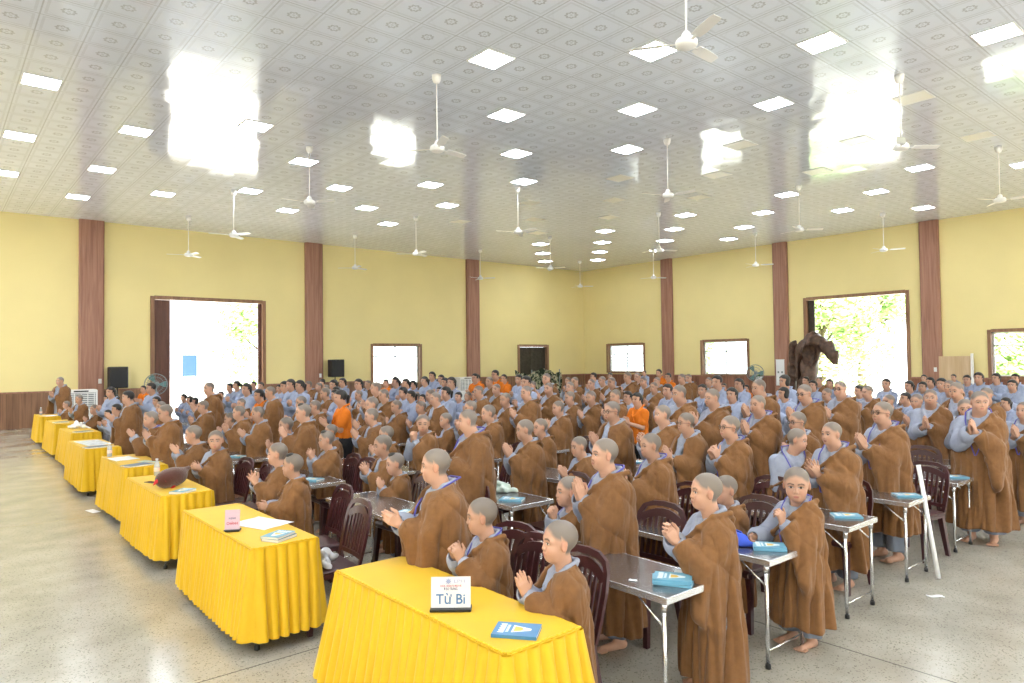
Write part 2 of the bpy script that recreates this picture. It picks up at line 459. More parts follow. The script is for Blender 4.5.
def tunic_mesh(name, P, vox, mat, hem=.20, seed=0, both=False, slim=0.0, sleeves=True, short=False, collar=True, cr=.0135):
    T = P.T; w = .34 * T
    fd = Field(axis(-.26 * T, .44 * T, vox), axis(-w, w, vox), np.concatenate([axis(hem * T - .05, .5 * T, vox * 1.6), axis(.5 * T + vox, P.sh + .10 * T, vox)]))
    zt, rx, ry = prof(P, [(a, b + .002 - slim, c + .004 - slim) for a, b, c in TRUNK])
    lo, hi = (-.4 * T, -.4 * T, 0), (.5 * T, .4 * T, T * 1.1)
    fd.op(lambda X, Y, Z: sd_prof(X, Y, Z, zt, rx, ry), lo, hi, 0)
    for g in ((1, -1) if both else (-1, 1)):
        S, E, W = P.S[g], P.E[g], P.W[g]
        if short:
            fd.cap(S, S + (E - S) * .62, .046 * T, .047 * T, .03, m=.06)
        elif both or g == -1:
            W2 = W + (E - W) * .16
            fd.cap(S, E, .047 * T, .049 * T, .04, m=.06); fd.cap(E, W2, .048 * T, .047 * T, .03, m=.06)
            fd.cap(E + (W2 - E) * .6 + np.array([0, 0, -.02 * T]), W2 + np.array([-.006 * T, 0, -.022 * T]), .036 * T, .036 * T, .03, m=.06)
            fd.cap(W2, W2 + unit(W - E) * .05, .033 * T, .036 * T, .004, 's')
        else:
            W2 = W + (E - W) * .20
            fd.cap(E, W2, .036 * T, .034 * T, .03, m=.06); fd.cap(W2, W2 + unit(W - E) * .05, .024 * T, .026 * T, .004, 's')
    finish(fd, P, seed + 7, .75)
    fd.op(lambda X, Y, Z: hem * T - Z + 0 * X, (-9, -9, -9), (9, 9, 9), .01, 'i')
    fd.cap((-.01 * T, 0, P.sh + .01 * T), (.03 * T, 0, P.chin + .05 * T), .044 * T, .066 * T, .01, 's')
    if collar:
        pc = [(-.066, 0, .040), (-.046, .042, .040), (.0, .058, .026), (.048, .048, -.015), (.083, .018, -.07), (.098, -.02, -.13)]
        for m in (1, -1):
            q = [np.array((a * T, m * b * T, P.sh + c * T)) for a, b, c in pc]
            for a, b in zip(q, q[1:]): fd.cap(a, b, cr * T, cr * T, .010, m=.04)
        fd.cap((.045 * T, 0, P.sh + .03 * T), (.075 * T, 0, P.sh - .020 * T), .020 * T, .010 * T, .01, 's')
    co, F = fd.mesh()
    return np_mesh(name, co, F, mat)

def trousers_mesh(name, P, vox, mat, top=.52):
    T = P.T
    fd = Field(axis(-.16 * T, .18 * T, vox), axis(-.22 * T, .22 * T, vox), axis(.03 * T, top * T + .05, vox * 1.4))
    for g in (1, -1):
        y = g * .066 * T
        fd.cap((0, y, top * T), (0, y, .07 * T), .072 * T, .058 * T, .03)
    finish(fd, P, 3, .6)
    fd.op(lambda X, Y, Z: .065 * T - Z + 0 * X, (-9, -9, -9), (9, 9, 9), .01, 'i')
    co, F = fd.mesh()
    return np_mesh(name, co, F, mat)

def hair_mesh(name, P, vox, mat, style):
    """style: cap (short), bob, long, tail, bun, tuft (a patch left on the shaven crown)."""
    c = P.head_pt((-.08, 0, .35)); r = P.hh * (1.0 if style in ('long', 'tail') else .75)
    fd = Field(axis(c[0] - r, c[0] + r, vox), axis(c[1] - r, c[1] + r, vox), axis(c[2] - r * 1.35, c[2] + r, vox))
    h = P.hh
    def f(X, Y, Z):
        x, y, z = P.to_head(X, Y, Z)
        if style == 'tuft':
            d = sd_ell(x, y, z, np.array((.04, 0, .90)), np.array((.20, .19, .13)))
            return d * h
        g = .04 if style == 'cap' else .055
        d = sd_ell(x, y, z, np.array((-.10, 0, .625)), np.array((.42 + g, .365 + g, .385 + g)))
        # face cut: in front of the hairline
        line = .74 + .05 * np.cos(y * 9)
        cut = np.maximum(np.maximum(.04 - x - np.clip(z - .55, -1, .2) * .15, z - line), -1)
        d = -smin(-d, cut, .05)
        if style == 'cap':
            d = np.maximum(d, .40 - z + np.clip(-x - .1, -.2, .3) * -.25)
        else:
            d = np.maximum(d, (.22 if style != 'bob' else .0) - z)
        if style == 'bob':
            d = smin(d, np.maximum(sd_ell(x, y, z, np.array((-.14, 0, .36)), np.array((.34, .42, .42))), np.maximum(x - .10, .02 - z)), .08)
        if style == 'long':
            d = smin(d, sd_cap(x, y * .62, z, np.array((-.36, 0, .55)), np.array((-.44, 0, -.55)), .23, .15), .15)
        if style == 'tail':
            d = smin(d, sd_cap(x, y, z, np.array((-.50, 0, .62)), np.array((-.66, .02, .52)), .11, .13), .04)
            d = smin(d, sd_cap(x, y, z, np.array((-.66, .02, .52)), np.array((-.60, .05, -.30)), .13, .045), .08)
        if style == 'bun':
            d = smin(d, sd_ell(x, y, z, np.array((-.52, 0, .60)), np.array((.16, .19, .18))), .04)
        d = d + .010 * np.sin(34 * y + 6 * z) * np.sin(11 * x + 5)
        return d * h
    fd.op(f, c - 2, c + 2, 0)
    co, F = fd.mesh()
    return np_mesh(name, co, F, mat)

def tube_np(pts, r, n=8, close=False):
    pts = [np.array(p, float) for p in pts]; co = []; F = []; N = len(pts)
    for i, p in enumerate(pts):
        a = pts[(i - 1) % N] if (close or i > 0) else p; b = pts[(i + 1) % N] if (close or i < N - 1) else p
        t = unit(b - a); u = np.cross(t, (0, 0, 1.0) if abs(t[2]) < .9 else (0, 1.0, 0)); u = unit(u); v = np.cross(t, u)
        for k in range(n):
            q = 2 * math.pi * k / n; co.append(p + (u * math.cos(q) + v * math.sin(q)) * r)
    for i in range(N if close else N - 1):
        for k in range(n):
            F.append((i * n + k, i * n + (k + 1) % n, ((i + 1) % N) * n + (k + 1) % n, ((i + 1) % N) * n + k))
    return np.array(co), np.array(F)

def join_np(parts):
    C, F, o = [], [], 0
    for c, f in parts: C.append(c); F.append(f + o); o += len(c)
    return np.concatenate(C), np.concatenate(F)

def glasses_mesh(name, P, mat):
    parts = []
    for g in (1, -1):
        parts.append(tube_np([P.head_pt((.325 + .01 * math.cos(a), g * .145 + .105 * math.cos(a), .475 + .075 * math.sin(a))) for a in np.linspace(0, 6.283, 17)[:-1]], .0016 + .006 * P.hh, 6, True))
        parts.append(tube_np([P.head_pt((.31, g * .25, .49)), P.head_pt((.15, g * .315, .49)), P.head_pt((-.05, g * .40, .48)), P.head_pt((-.12, g * .40, .42))], .0014 + .004 * P.hh, 6))
    parts.append(tube_np([P.head_pt((.335, .045, .49)), P.head_pt((.36, 0, .50)), P.head_pt((.335, -.045, .49))], .0016 + .005 * P.hh, 6))
    return np_mesh(name, *join_np(parts), mat)

def lanyard_mesh(name, P, mat):
    """A neck strap lying on the chest."""
    T = P.T; fat = P.fat; co = []; F = []
    pc = [(-.085, 0, .055), (-.055, .056, .055), (.0, .076, .03), (.055, .066, -.02), (.093, .050, -.08), (.115, .030, -.16), (.122, .004, -.24)]
    parts = []
    for m in (1, -1):
        q = [np.array((a * T * fat + .004, m * b * T, P.sh + c * T)) for a, b, c in pc]
        parts.append(tube_np(q, .0042 * T, 6))
    return np_mesh(name, *join_np(parts), mat)
# ---------------------------------------------------------------- materials
def mat(name, col, rough=.8, spec=.3, metal=0, bump=0, bscale=200, noise=0, nscale=30, rnd=0, attr=False, sheen=0, trans=0, emit=None):
    m = bpy.data.materials.new(name); m.use_nodes = True; nt = m.node_tree; N = nt.nodes; L = nt.links
    b = N['Principled BSDF']; b.inputs['Roughness'].default_value = rough; b.inputs['Metallic'].default_value = metal
    b.inputs['Specular IOR Level'].default_value = spec
    b.inputs['Base Color'].default_value = (*col, 1)
    if sheen: b.inputs['Sheen Weight'].default_value = sheen; b.inputs['Sheen Roughness'].default_value = .5
    src = None
    if attr:
        a = N.new('ShaderNodeAttribute'); a.attribute_name = 'col'; src = a.outputs['Color']
    if rnd or noise or attr:
        h = N.new('ShaderNodeHueSaturation')
        if src: L.new(src, h.inputs['Color'])
        else: h.inputs['Color'].default_value = (*col, 1)
        val = None
        if rnd:
            oi = N.new('ShaderNodeObjectInfo'); mr = N.new('ShaderNodeMapRange')
            L.new(oi.outputs['Random'], mr.inputs['Value']); mr.inputs['To Min'].default_value = 1 - rnd; mr.inputs['To Max'].default_value = 1 + rnd
            val = mr.outputs['Result']
        if noise:
            tc = N.new('ShaderNodeTexCoord'); n = N.new('ShaderNodeTexNoise'); n.inputs['Scale'].default_value = nscale; n.inputs['Detail'].default_value = 3
            L.new(tc.outputs['Object'], n.inputs['Vector']); m2 = N.new('ShaderNodeMapRange')
            L.new(n.outputs['Fac'], m2.inputs['Value']); m2.inputs['From Min'].default_value = .3; m2.inputs['From Max'].default_value = .7
            m2.inputs['To Min'].default_value = 1 - noise; m2.inputs['To Max'].default_value = 1 + noise
            if val:
                mm = N.new('ShaderNodeMath'); mm.operation = 'MULTIPLY'; L.new(val, mm.inputs[0]); L.new(m2.outputs['Result'], mm.inputs[1]); val = mm.outputs[0]
            else: val = m2.outputs['Result']
        if val: L.new(val, h.inputs['Value'])
        L.new(h.outputs['Color'], b.inputs['Base Color'])
    if bump:
        tc = N.new('ShaderNodeTexCoord'); n = N.new('ShaderNodeTexNoise'); n.inputs['Scale'].default_value = bscale; n.inputs['Detail'].default_value = 4
        bp = N.new('ShaderNodeBump'); bp.inputs['Strength'].default_value = bump; bp.inputs['Distance'].default_value = .01
        L.new(tc.outputs['Object'], n.inputs['Vector']); L.new(n.outputs['Fac'], bp.inputs['Height']); L.new(bp.outputs['Normal'], b.inputs['Normal'])
    if emit:
        b.inputs['Emission Color'].default_value = (*emit[0], 1); b.inputs['Emission Strength'].default_value = emit[1]
    return m
# ---------------------------------------------------------------- the hall
LY, RX, CZ = 27.08, 28.12, 6.90          # inner faces of the two walls, ceiling height
WX, WY = -9.0, -6.0                       # how far floor and ceiling run on behind the camera
def wood(name, c1, c2, axis_scale=(14, 14, .7), rough=.45, plank=0):
    m = mat(name, c1, rough, .4); nt = m.node_tree; N = nt.nodes; L = nt.links; b = N['Principled BSDF']
    tc = N.new('ShaderNodeTexCoord'); mp = N.new('ShaderNodeMapping'); mp.inputs['Scale'].default_value = axis_scale
    n = N.new('ShaderNodeTexNoise'); n.inputs['Scale'].default_value = 1; n.inputs['Detail'].default_value = 6; n.inputs['Distortion'].default_value = .6
    r = N.new('ShaderNodeValToRGB'); r.color_ramp.elements[0].position = .3; r.color_ramp.elements[1].position = .7
    r.color_ramp.elements[0].color = (*c1, 1); r.color_ramp.elements[1].color = (*c2, 1)
    L.new(tc.outputs['Object'], mp.inputs['Vector']); L.new(mp.outputs['Vector'], n.inputs['Vector']); L.new(n.outputs['Fac'], r.inputs['Fac'])
    out = r.outputs['Color']
    if plank:
        sp = N.new('ShaderNodeSeparateXYZ'); L.new(tc.outputs['Object'], sp.inputs[0])
        ad = N.new('ShaderNodeMath'); ad.operation = 'ADD'; L.new(sp.outputs['X'], ad.inputs[0]); L.new(sp.outputs['Y'], ad.inputs[1])
        dv = N.new('ShaderNodeMath'); dv.operation = 'DIVIDE'; L.new(ad.outputs[0], dv.inputs[0]); dv.inputs[1].default_value = plank
        fr = N.new('ShaderNodeMath'); fr.operation = 'FRACT'; L.new(dv.outputs[0], fr.inputs[0])
        lt = N.new('ShaderNodeMath'); lt.operation = 'LESS_THAN'; L.new(fr.outputs[0], lt.inputs[0]); lt.inputs[1].default_value = .06
        fl = N.new('ShaderNodeMath'); fl.operation = 'FLOOR'; L.new(dv.outputs[0], fl.inputs[0])
        wn = N.new('ShaderNodeTexWhiteNoise'); wn.noise_dimensions = '1D'; L.new(fl.outputs[0], wn.inputs['W'])
        mr = N.new('ShaderNodeMapRange'); L.new(wn.outputs['Value'], mr.inputs['Value']); mr.inputs['To Min'].default_value = .8; mr.inputs['To Max'].default_value = 1.15
        sb = N.new('ShaderNodeMath'); sb.operation = 'MULTIPLY_ADD'; L.new(lt.outputs[0], sb.inputs[0]); sb.inputs[1].default_value = -.5; L.new(mr.outputs['Result'], sb.inputs[2])
        hs = N.new('ShaderNodeHueSaturation'); L.new(out, hs.inputs['Color']); L.new(sb.outputs[0], hs.inputs['Value']); out = hs.outputs['Color']
    L.new(out, b.inputs['Base Color'])
    return m
M_YEL = mat('wall_paint', (.80, .68, .33), .55, .3, noise=.03, nscale=.6)
M_COLW = wood('column_wood', (.25, .115, .078), (.40, .21, .145))
M_WAIN = wood('wainscot_wood', (.19, .095, .055), (.33, .175, .10), (10, 10, .8), .4, plank=.16)
M_WAIR = wood('wainscot_red', (.20, .075, .045), (.30, .13, .075), (10, 10, .8), .4, plank=.16)
M_FRAME = wood('frame_wood', (.20, .10, .055), (.33, .18, .10))
M_LEAF = wood('door_leaf_wood', (.085, .032, .022), (.16, .065, .045))
M_DARK = mat('dark_wood', (.045, .035, .025), .5, .3, noise=.3, nscale=8)
M_WHITE = mat('white_enamel', (.80, .80, .80), .35, .5)
M_BLACK = mat('black_plastic', (.015, .015, .016), .45, .4)

def floor_mat():
    m = mat('polished_terrazzo', (.3, .28, .25), .1, .5); nt = m.node_tree; N = nt.nodes; L = nt.links; b = N['Principled BSDF']
    tc = N.new('ShaderNodeTexCoord')
    def noise(sc, det=3):
        n = N.new('ShaderNodeTexNoise'); n.inputs['Scale'].default_value = sc; n.inputs['Detail'].default_value = det; L.new(tc.outputs['Object'], n.inputs['Vector']); return n.outputs['Fac']
    def ramp(f, stops):
        r = N.new('ShaderNodeValToRGB'); e = r.color_ramp.elements
        e[0].position, e[0].color = stops[0][0], (*stops[0][1], 1); e[1].position, e[1].color = stops[-1][0], (*stops[-1][1], 1)
        for p, c in stops[1:-1]: q = e.new(p); q.color = (*c, 1)
        L.new(f, r.inputs['Fac']); return r.outputs['Color']
    def mix(a, c, f, t='MIX'):
        x = N.new('ShaderNodeMix'); x.data_type = 'RGBA'; x.blend_type = t
        if isinstance(f, float): x.inputs[0].default_value = f
        else: L.new(f, x.inputs[0])
        L.new(a, x.inputs[6]); L.new(c, x.inputs[7]); return x.outputs[2]
    base = ramp(noise(.35, 4), [(.3, (.36, .335, .285)), (.7, (.43, .405, .355))])
    mid = ramp(noise(2.2, 5), [(.35, (.86, .86, .86)), (.65, (1.08, 1.08, 1.08))])
    base = mix(base, mid, 1.0, 'MULTIPLY')
    v = N.new('ShaderNodeTexVoronoi'); v.inputs['Scale'].default_value = 120; L.new(tc.outputs['Object'], v.inputs['Vector'])
    chips = ramp(v.outputs['Color'], [(.0, (.30, .28, .26)), (.16, (.46, .44, .41)), (.22, (1, 1, 1)), (.90, (1.0, 1.0, 1.0)), (.95, (1.30, 1.28, 1.22))])
    base = mix(base, chips, .8, 'MULTIPLY')
    # saw-cut joints every six metres
    sp = N.new('ShaderNodeSeparateXYZ'); L.new(tc.outputs['Object'], sp.inputs[0])
    js = []
    for ax, off in (('X', 1.2), ('Y', 1.35)):
        a = N.new('ShaderNodeMath'); a.operation = 'ADD'; L.new(sp.outputs[ax], a.inputs[0]); a.inputs[1].default_value = off
        w = N.new('ShaderNodeMath'); w.operation = 'PINGPONG'; L.new(a.outputs[0], w.inputs[0]); w.inputs[1].default_value = 3.0
        l = N.new('ShaderNodeMath'); l.operation = 'LESS_THAN'; L.new(w.outputs[0], l.inputs[0]); l.inputs[1].default_value = .006; js.append(l.outputs[0])
    mx = N.new('ShaderNodeMath'); mx.operation = 'MAXIMUM'; L.new(js[0], mx.inputs[0]); L.new(js[1], mx.inputs[1])
    dk = N.new('ShaderNodeRGB'); dk.outputs[0].default_value = (.12, .11, .10, 1)
    base = mix(base, dk.outputs[0], mx.outputs[0])
    L.new(base, b.inputs['Base Color'])
    rr = N.new('ShaderNodeMapRange'); L.new(noise(1.3, 6), rr.inputs['Value']); rr.inputs['From Min'].default_value = .3; rr.inputs['From Max'].default_value = .7
    rr.inputs['To Min'].default_value = .10; rr.inputs['To Max'].default_value = .26; L.new(rr.outputs['Result'], b.inputs['Roughness'])
    return m

TP = 1.976 / 3 * .9302                     # ceiling tile pitch
LX0, LY0, LP = 7.505 * .9302, 9.374 * .9302, 1.978 * .9302
def ceiling_mat():
    """Glossy printed tiles: pale field, grey frame, a ring of petals, each tile sitting at a slightly different angle."""
    m = mat('ceiling_tile', (.7, .7, .72), .09, .9); nt = m.node_tree; N = nt.nodes; L = nt.links; b = N['Principled BSDF']
    g = N.new('ShaderNodeNewGeometry'); sp = N.new('ShaderNodeSeparateXYZ'); L.new(g.outputs['Position'], sp.inputs[0])
    def M(op, a, c=None, d=None):
        x = N.new('ShaderNodeMath'); x.operation = op
        for i, v in enumerate((a, c, d)):
            if v is None: continue
            if isinstance(v, (int, float)): x.inputs[i].default_value = v
            else: L.new(v, x.inputs[i])
        return x.outputs[0]
    P = LP / 3
    def cell(ax, o):
        t = M('DIVIDE', M('SUBTRACT', sp.outputs[ax], o - P / 2), P); return M('SUBTRACT', M('FRACT', t), .5), M('FLOOR', t)
    u, iu = cell('X', LX0); v, iv = cell('Y', LY0)
    au, av = M('ABSOLUTE', u), M('ABSOLUTE', v); mx = M('MAXIMUM', au, av)
    r = M('SQRT', M('ADD', M('MULTIPLY', u, u), M('MULTIPLY', v, v)))
    th = M('ARCTAN2', u, v)
    pet = M('MULTIPLY', M('LESS_THAN', M('ABSOLUTE', M('SUBTRACT', r, M('MULTIPLY_ADD', M('COSINE', M('MULTIPLY', th, 8.0)), .018, .12))), .028), .33)
    cen = M('MULTIPLY', M('LESS_THAN', r, .035), .2)
    fram = M('MULTIPLY', M('LESS_THAN', M('ABSOLUTE', M('SUBTRACT', mx, .40)), .03), .11)
    cor = M('MULTIPLY', M('LESS_THAN', M('ABSOLUTE', M('SUBTRACT', M('ADD', au, av), .60)), .03), .03)
    edge = M('MULTIPLY', M('GREATER_THAN', mx, .484), .30)
    dark = M('ADD', M('ADD', pet, cen), M('ADD', fram, M('ADD', cor, edge)))
    wn = N.new('ShaderNodeTexWhiteNoise'); wn.noise_dimensions = '2D'; cb = N.new('ShaderNodeCombineXYZ'); L.new(iu, cb.inputs[0]); L.new(iv, cb.inputs[1]); L.new(cb.outputs[0], wn.inputs['Vector'])
    val = M('MULTIPLY', M('SUBTRACT', 1.0, dark), M('MULTIPLY_ADD', wn.outputs['Value'], .07, .965))
    hs = N.new('ShaderNodeHueSaturation'); hs.inputs['Color'].default_value = (.77, .825, .95, 1); L.new(val, hs.inputs['Value']); L.new(hs.outputs['Color'], b.inputs['Base Color'])
    sc = N.new('ShaderNodeVectorMath'); sc.operation = 'MULTIPLY_ADD'; L.new(wn.outputs['Color'], sc.inputs[0]); sc.inputs[1].default_value = (.022, .022, 0); sc.inputs[2].default_value = (-.011, -.011, 0)
    ad = N.new('ShaderNodeVectorMath'); ad.operation = 'ADD'; L.new(g.outputs['Normal'], ad.inputs[0]); L.new(sc.outputs[0], ad.inputs[1])
    nm = N.new('ShaderNodeVectorMath'); nm.operation = 'NORMALIZE'; L.new(ad.outputs[0], nm.inputs[0]); L.new(nm.outputs[0], b.inputs['Normal'])
    return m

struct(MB().box(WX, RX + .3, WY, LY + .3, -.2, 0).build('floor', floor_mat()))
struct(MB().box(WX, RX + .3, WY, LY + .3, CZ, CZ + .2).build('ceiling', ceiling_mat()))
TH = .26
# openings: (start, end, sill, head)
L_OPEN = [(6.05, 10.13, 0, 4.43), (14.78, 17.35, .94, 2.77), (23.2, 25.34, 0, 2.76)]
R_OPEN = [(4.6, 7.73, 1.16, 2.83), (10.24, 14.30, 0, 4.43), (16.9, 19.41, 1.14, 2.81), (22.8, 25.38, 1.23, 2.78)]
WZ = 1.12                                  # top of the wainscot
def wall_boxes(mb, ops, a0, a1, z0, z1, box):
    t = a0
    for s, e, lo, hi in ops:
        if hi <= z0 or lo >= z1: continue
        if s > t: box(mb, t, s, z0, z1)
        if lo > z0: box(mb, s, e, z0, min(lo, z1))
        if hi < z1: box(mb, s, e, max(hi, z0), z1)
        t = e
    if t < a1: box(mb, t, a1, z0, z1)
fl = lambda mb, a, b, z0, z1: mb.box(a, b, LY, LY + TH, z0, z1)
frr = lambda mb, a, b, z0, z1: mb.box(RX, RX + TH, a, b, z0, z1)
m = MB(); wall_boxes(m, L_OPEN, WX, RX + TH, 0, CZ, fl); struct(m.build('wall_left', M_YEL))
m = MB(); wall_boxes(m, R_OPEN, WY, LY, 0, CZ, frr); struct(m.build('wall_right', M_YEL))
# the two walls behind the viewpoint, each with open doorways
m = MB(); wall_boxes(m, [(-5.5, -2.0, 0, 4.43), (5.0, 8.5, 0, 4.43), (14, 18, 0, 4.43), (22.5, 26, .94, 2.77)], WX - TH, RX + TH, 0, CZ, lambda mb, a, b, z0, z1: mb.box(a, b, WY - TH, WY, z0, z1)); struct(m.build('wall_near', M_YEL))
m = MB(); wall_boxes(m, [(-1.5, 2.5, 0, 4.43), (19.5, 24, 0, 4.43)], WY, LY, 0, CZ, lambda mb, a, b, z0, z1: mb.box(WX - TH, WX, a, b, z0, z1)); struct(m.build('wall_stage', M_YEL))
m = MB(); wall_boxes(m, L_OPEN, WX, RX - .03, 0, WZ, lambda mb, a, b, z0, z1: mb.box(a, b, LY - .025, LY - .001, z0, z1)); struct(m.build('trim_1', M_WAIN))
m = MB(); wall_boxes(m, R_OPEN, WY, LY - .03, 0, WZ, lambda mb, a, b, z0, z1: mb.box(RX - .025, RX - .001, a, b, z0, z1)); struct(m.build('trim_2', M_WAIR))
m = MB(); wall_boxes(m, L_OPEN, WX, RX - .05, WZ, WZ + .05, lambda mb, a, b, z0, z1: mb.box(a, b, LY - .045, LY - .001, z0, z1))
struct(m.build('trim_3', M_COLW))
m = MB(); wall_boxes(m, R_OPEN, WY, LY - .05, WZ, WZ + .05, lambda mb, a, b, z0, z1: mb.box(RX - .045, RX - .001, a, b, z0, z1))
struct(m.build('trim_4', M_COLW))
# pilasters with a chamfered face
k = 5
for c in (4.21, 12.13, 20.3):
    w = .37; m = MB(); m.prism([(c - w, LY - .001), (c - w, LY - .13), (c - w + .06, LY - .17), (c + w - .06, LY - .17), (c + w, LY - .13), (c + w, LY - .001)], .0, CZ - .001); struct(m.build('trim_%d' % k, M_COLW)); k += 1
for c in (21.3, 15.3, 9.48):
    w = .32; m = MB(); m.prism([(RX - .001, c + w), (RX - .13, c + w), (RX - .17, c + w - .06), (RX - .17, c - w + .06), (RX - .13, c - w), (RX - .001, c - w)], .0, CZ - .001); struct(m.build('trim_%d' % k, M_COLW)); k += 1
# casings, doors, windows
def glass_mat():
    m = bpy.data.materials.new('window_glass'); m.use_nodes = True; N = m.node_tree.nodes; L = m.node_tree.links
    N.remove(N['Principled BSDF']); t = N.new('ShaderNodeBsdfTransparent'); g = N.new('ShaderNodeBsdfGlossy'); g.inputs['Roughness'].default_value = .02
    f = N.new('ShaderNodeFresnel'); x = N.new('ShaderNodeMixShader'); L.new(f.outputs[0], x.inputs[0]); L.new(t.outputs[0], x.inputs[1]); L.new(g.outputs[0], x.inputs[2]); L.new(x.outputs[0], N['Material Output'].inputs['Surface'])
    t.inputs['Color'].default_value = (.94, .97, .96, 1)
    return m
M_GLASS = glass_mat()
def place_left(mb): return mb
def casing(side, s, e, lo, hi, w=.11):
    """Timber casing round an opening, in wall coordinates: a along the wall, d depth towards the room."""
    mb = MB()
    def bx(a0, a1, z0, z1, d0=-.05, d1=TH + .02):
        if side == 'L': mb.box(a0, a1, LY + d0, LY + d1, z0, z1)
        else: mb.box(RX + d0, RX + d1, a0, a1, z0, z1)
    bx(s - .02, s + w, lo, hi); bx(e - w, e + .02, lo, hi); bx(s + w, e - w, hi - w, hi + .02)
    if lo > 0: bx(s + w, e - w, lo - .02, lo + w * .7)
    return mb
nd = nw = 0
for side, ops in (('L', L_OPEN), ('R', R_OPEN)):
    for s, e, lo, hi in ops:
        if lo == 0:
            nd += 1; o = struct(casing(side, s, e, lo, hi).build('door_%d' % nd, M_FRAME))
            if hi > 4:
                # two big sliding leaves pushed back to the jambs
                for a0, a1 in (((s + .10, s + .66), (e - .24, e - .11)) if side == 'L' else ((s + .10, s + .16), (e - .38, e - .11))):
                    mb = MB()
                    def bx(p, q, z0, z1, d0, d1):
                        if side == 'L': mb.box(p, q, LY + d0, LY + d1, z0, z1)
                        else: mb.box(RX + d0, RX + d1, p, q, z0, z1)
                    bx(a0, a1, .03, hi - .12, .10, .15)
                    for z in (.5, 1.7, 2.9, 4.0): bx(a0 + .01, a1 - .01, z, z + .12, .085, .10)
                    mb.build('door_leaf', M_LEAF if side == 'L' else M_DARK, o)
            else:
                a, b_ = s + .12, e - .12; mid = (a + b_) / 2
                for q0, q1 in ((a, mid - .01), (mid + .01, b_)):
                    mb = MB(); y0 = LY + .12
                    mb.box(q0, q0 + .09, y0, y0 + .05, .02, hi - .12); mb.box(q1 - .09, q1, y0, y0 + .05, .02, hi - .12)
                    for z in (.02, .85, 1.45, 2.05, hi - .22): mb.box(q0 + .09, q1 - .09, y0, y0 + .05, z, z + .10)
                    mb.box(q0 + .09, q1 - .09, y0 + .015, y0 + .035, .12, hi - .22)
                    for z in np.arange(.2, hi - .25, .085): mb.box(q0 + .1, q1 - .1, y0 + .004, y0 + .02, z, z + .05)
                    mb.build('door_leaf', M_DARK, o)
        else:
            nw += 1; o = struct(casing(side, s, e, lo, hi, .09).build('window_%d' % nw, M_FRAME))
            a, b_ = s + .09, e - .09; mid = (a + b_) / 2; ztr = hi - .55
            mb = MB(); g = MB()
            def bar(a0, a1, z0, z1, d0=.14, d1=.18, q=mb):
                if side == 'L': q.box(a0, a1, LY + d0, LY + d1, z0, z1)
                else: q.box(RX + d0, RX + d1, a0, a1, z0, z1)
            bar(a, b_, ztr - .03, ztr + .03)
            for aa in (a, mid - .03, b_ - .05): bar(aa, aa + .06, lo + .06, hi - .09)
            if nw == 4:
                for z in np.linspace(lo + .35, ztr - .2, 4): bar(a, b_, z, z + .025)
                for aa in np.linspace(a + .3, b_ - .3, 5): bar(aa, aa + .02, lo + .06, ztr)
            bar(a, b_, lo + .06, lo + .11); bar(a, b_, hi - .13, hi - .09)
            mb.build('window_frame', M_WHITE, o)
            bar(a, b_, lo + .07, hi - .1, .155, .161, g); g.build('window_pane', M_GLASS, o)
# light switches on the pilasters
for x, y, t in ((4.45, LY - .175, 'L'), (12.35, LY - .175, 'L'), (RX - .175, 9.35, 'R')):
    p = thing('switch_plate', {4.45: 'small white switch plate on the wooden column behind the air cooler', 12.35: 'small white switch plate on the wooden column beside the hanging loudspeaker'}.get(x, 'small white switch plate on the wooden column beside the pale wooden board'), 'switch', (x, y, 1.45))
    mb = MB(); mk = MB()
    if t == 'L': mb.box(-.05, .05, -.012, .006, -.08, .08, 0, .004); mk.box(-.022, .022, -.018, -.01, -.04, .04, 0, .003)
    else: mb.box(-.012, .006, -.05, .05, -.08, .08, 0, .004); mk.box(-.018, -.01, -.022, .022, -.04, .04, 0, .003)
    mb.build('plate', M_WHITE, p); mk.build('rocker', M_WHITE, p)
# ceiling light panels: a chequer of every third tile
M_LAMP = mat('lamp_diffuser', (.9, .9, .9), .4, .3, emit=((.90, .95, 1.0), 19.0))
M_LAMP_OFF = mat('lamp_diffuser_off', (.86, .84, .76), .3, .5)
M_ALU = mat('aluminium', (.72, .73, .75), .3, .5, metal=.9)
h = LP / 6 - .02
fm = MB()
for a in (-1, 1):
    fm.box(min(a * h, a * (h - .025)), max(a * h, a * (h - .025)), -h, h, -.014, .0); fm.box(-h + .025, h - .025, min(a * h, a * (h - .025)), max(a * h, a * (h - .025)), -.014, .0)
fmesh = fm.mesh('panel_frame', M_WHITE)
dm = MB().box(-h + .025, h - .025, -h + .025, h - .025, -.009, -.001)
don, doff = dm.mesh('panel_diffuser', M_LAMP), dm.mesh('panel_diffuser_off', M_LAMP_OFF)
OFFCOL = (4, 5, 6)
LIT = {-3: (3, 5, 7), -2: (4, 6, 8), -1: (3, 7), 0: (0, 4, 6), 1: (-1, 1, 5, 7), 2: (-2, 0, 2, 4, 6), 3: (-3, -1, 1, 3, 5, 7), 7: (-1, 1, 3, 5, 7), 8: (-2, 0, 2, 4, 6, 8), 9: (1, 3, 5, 7, 9), 10: (0, 4, 6, 8)}
cols = {}
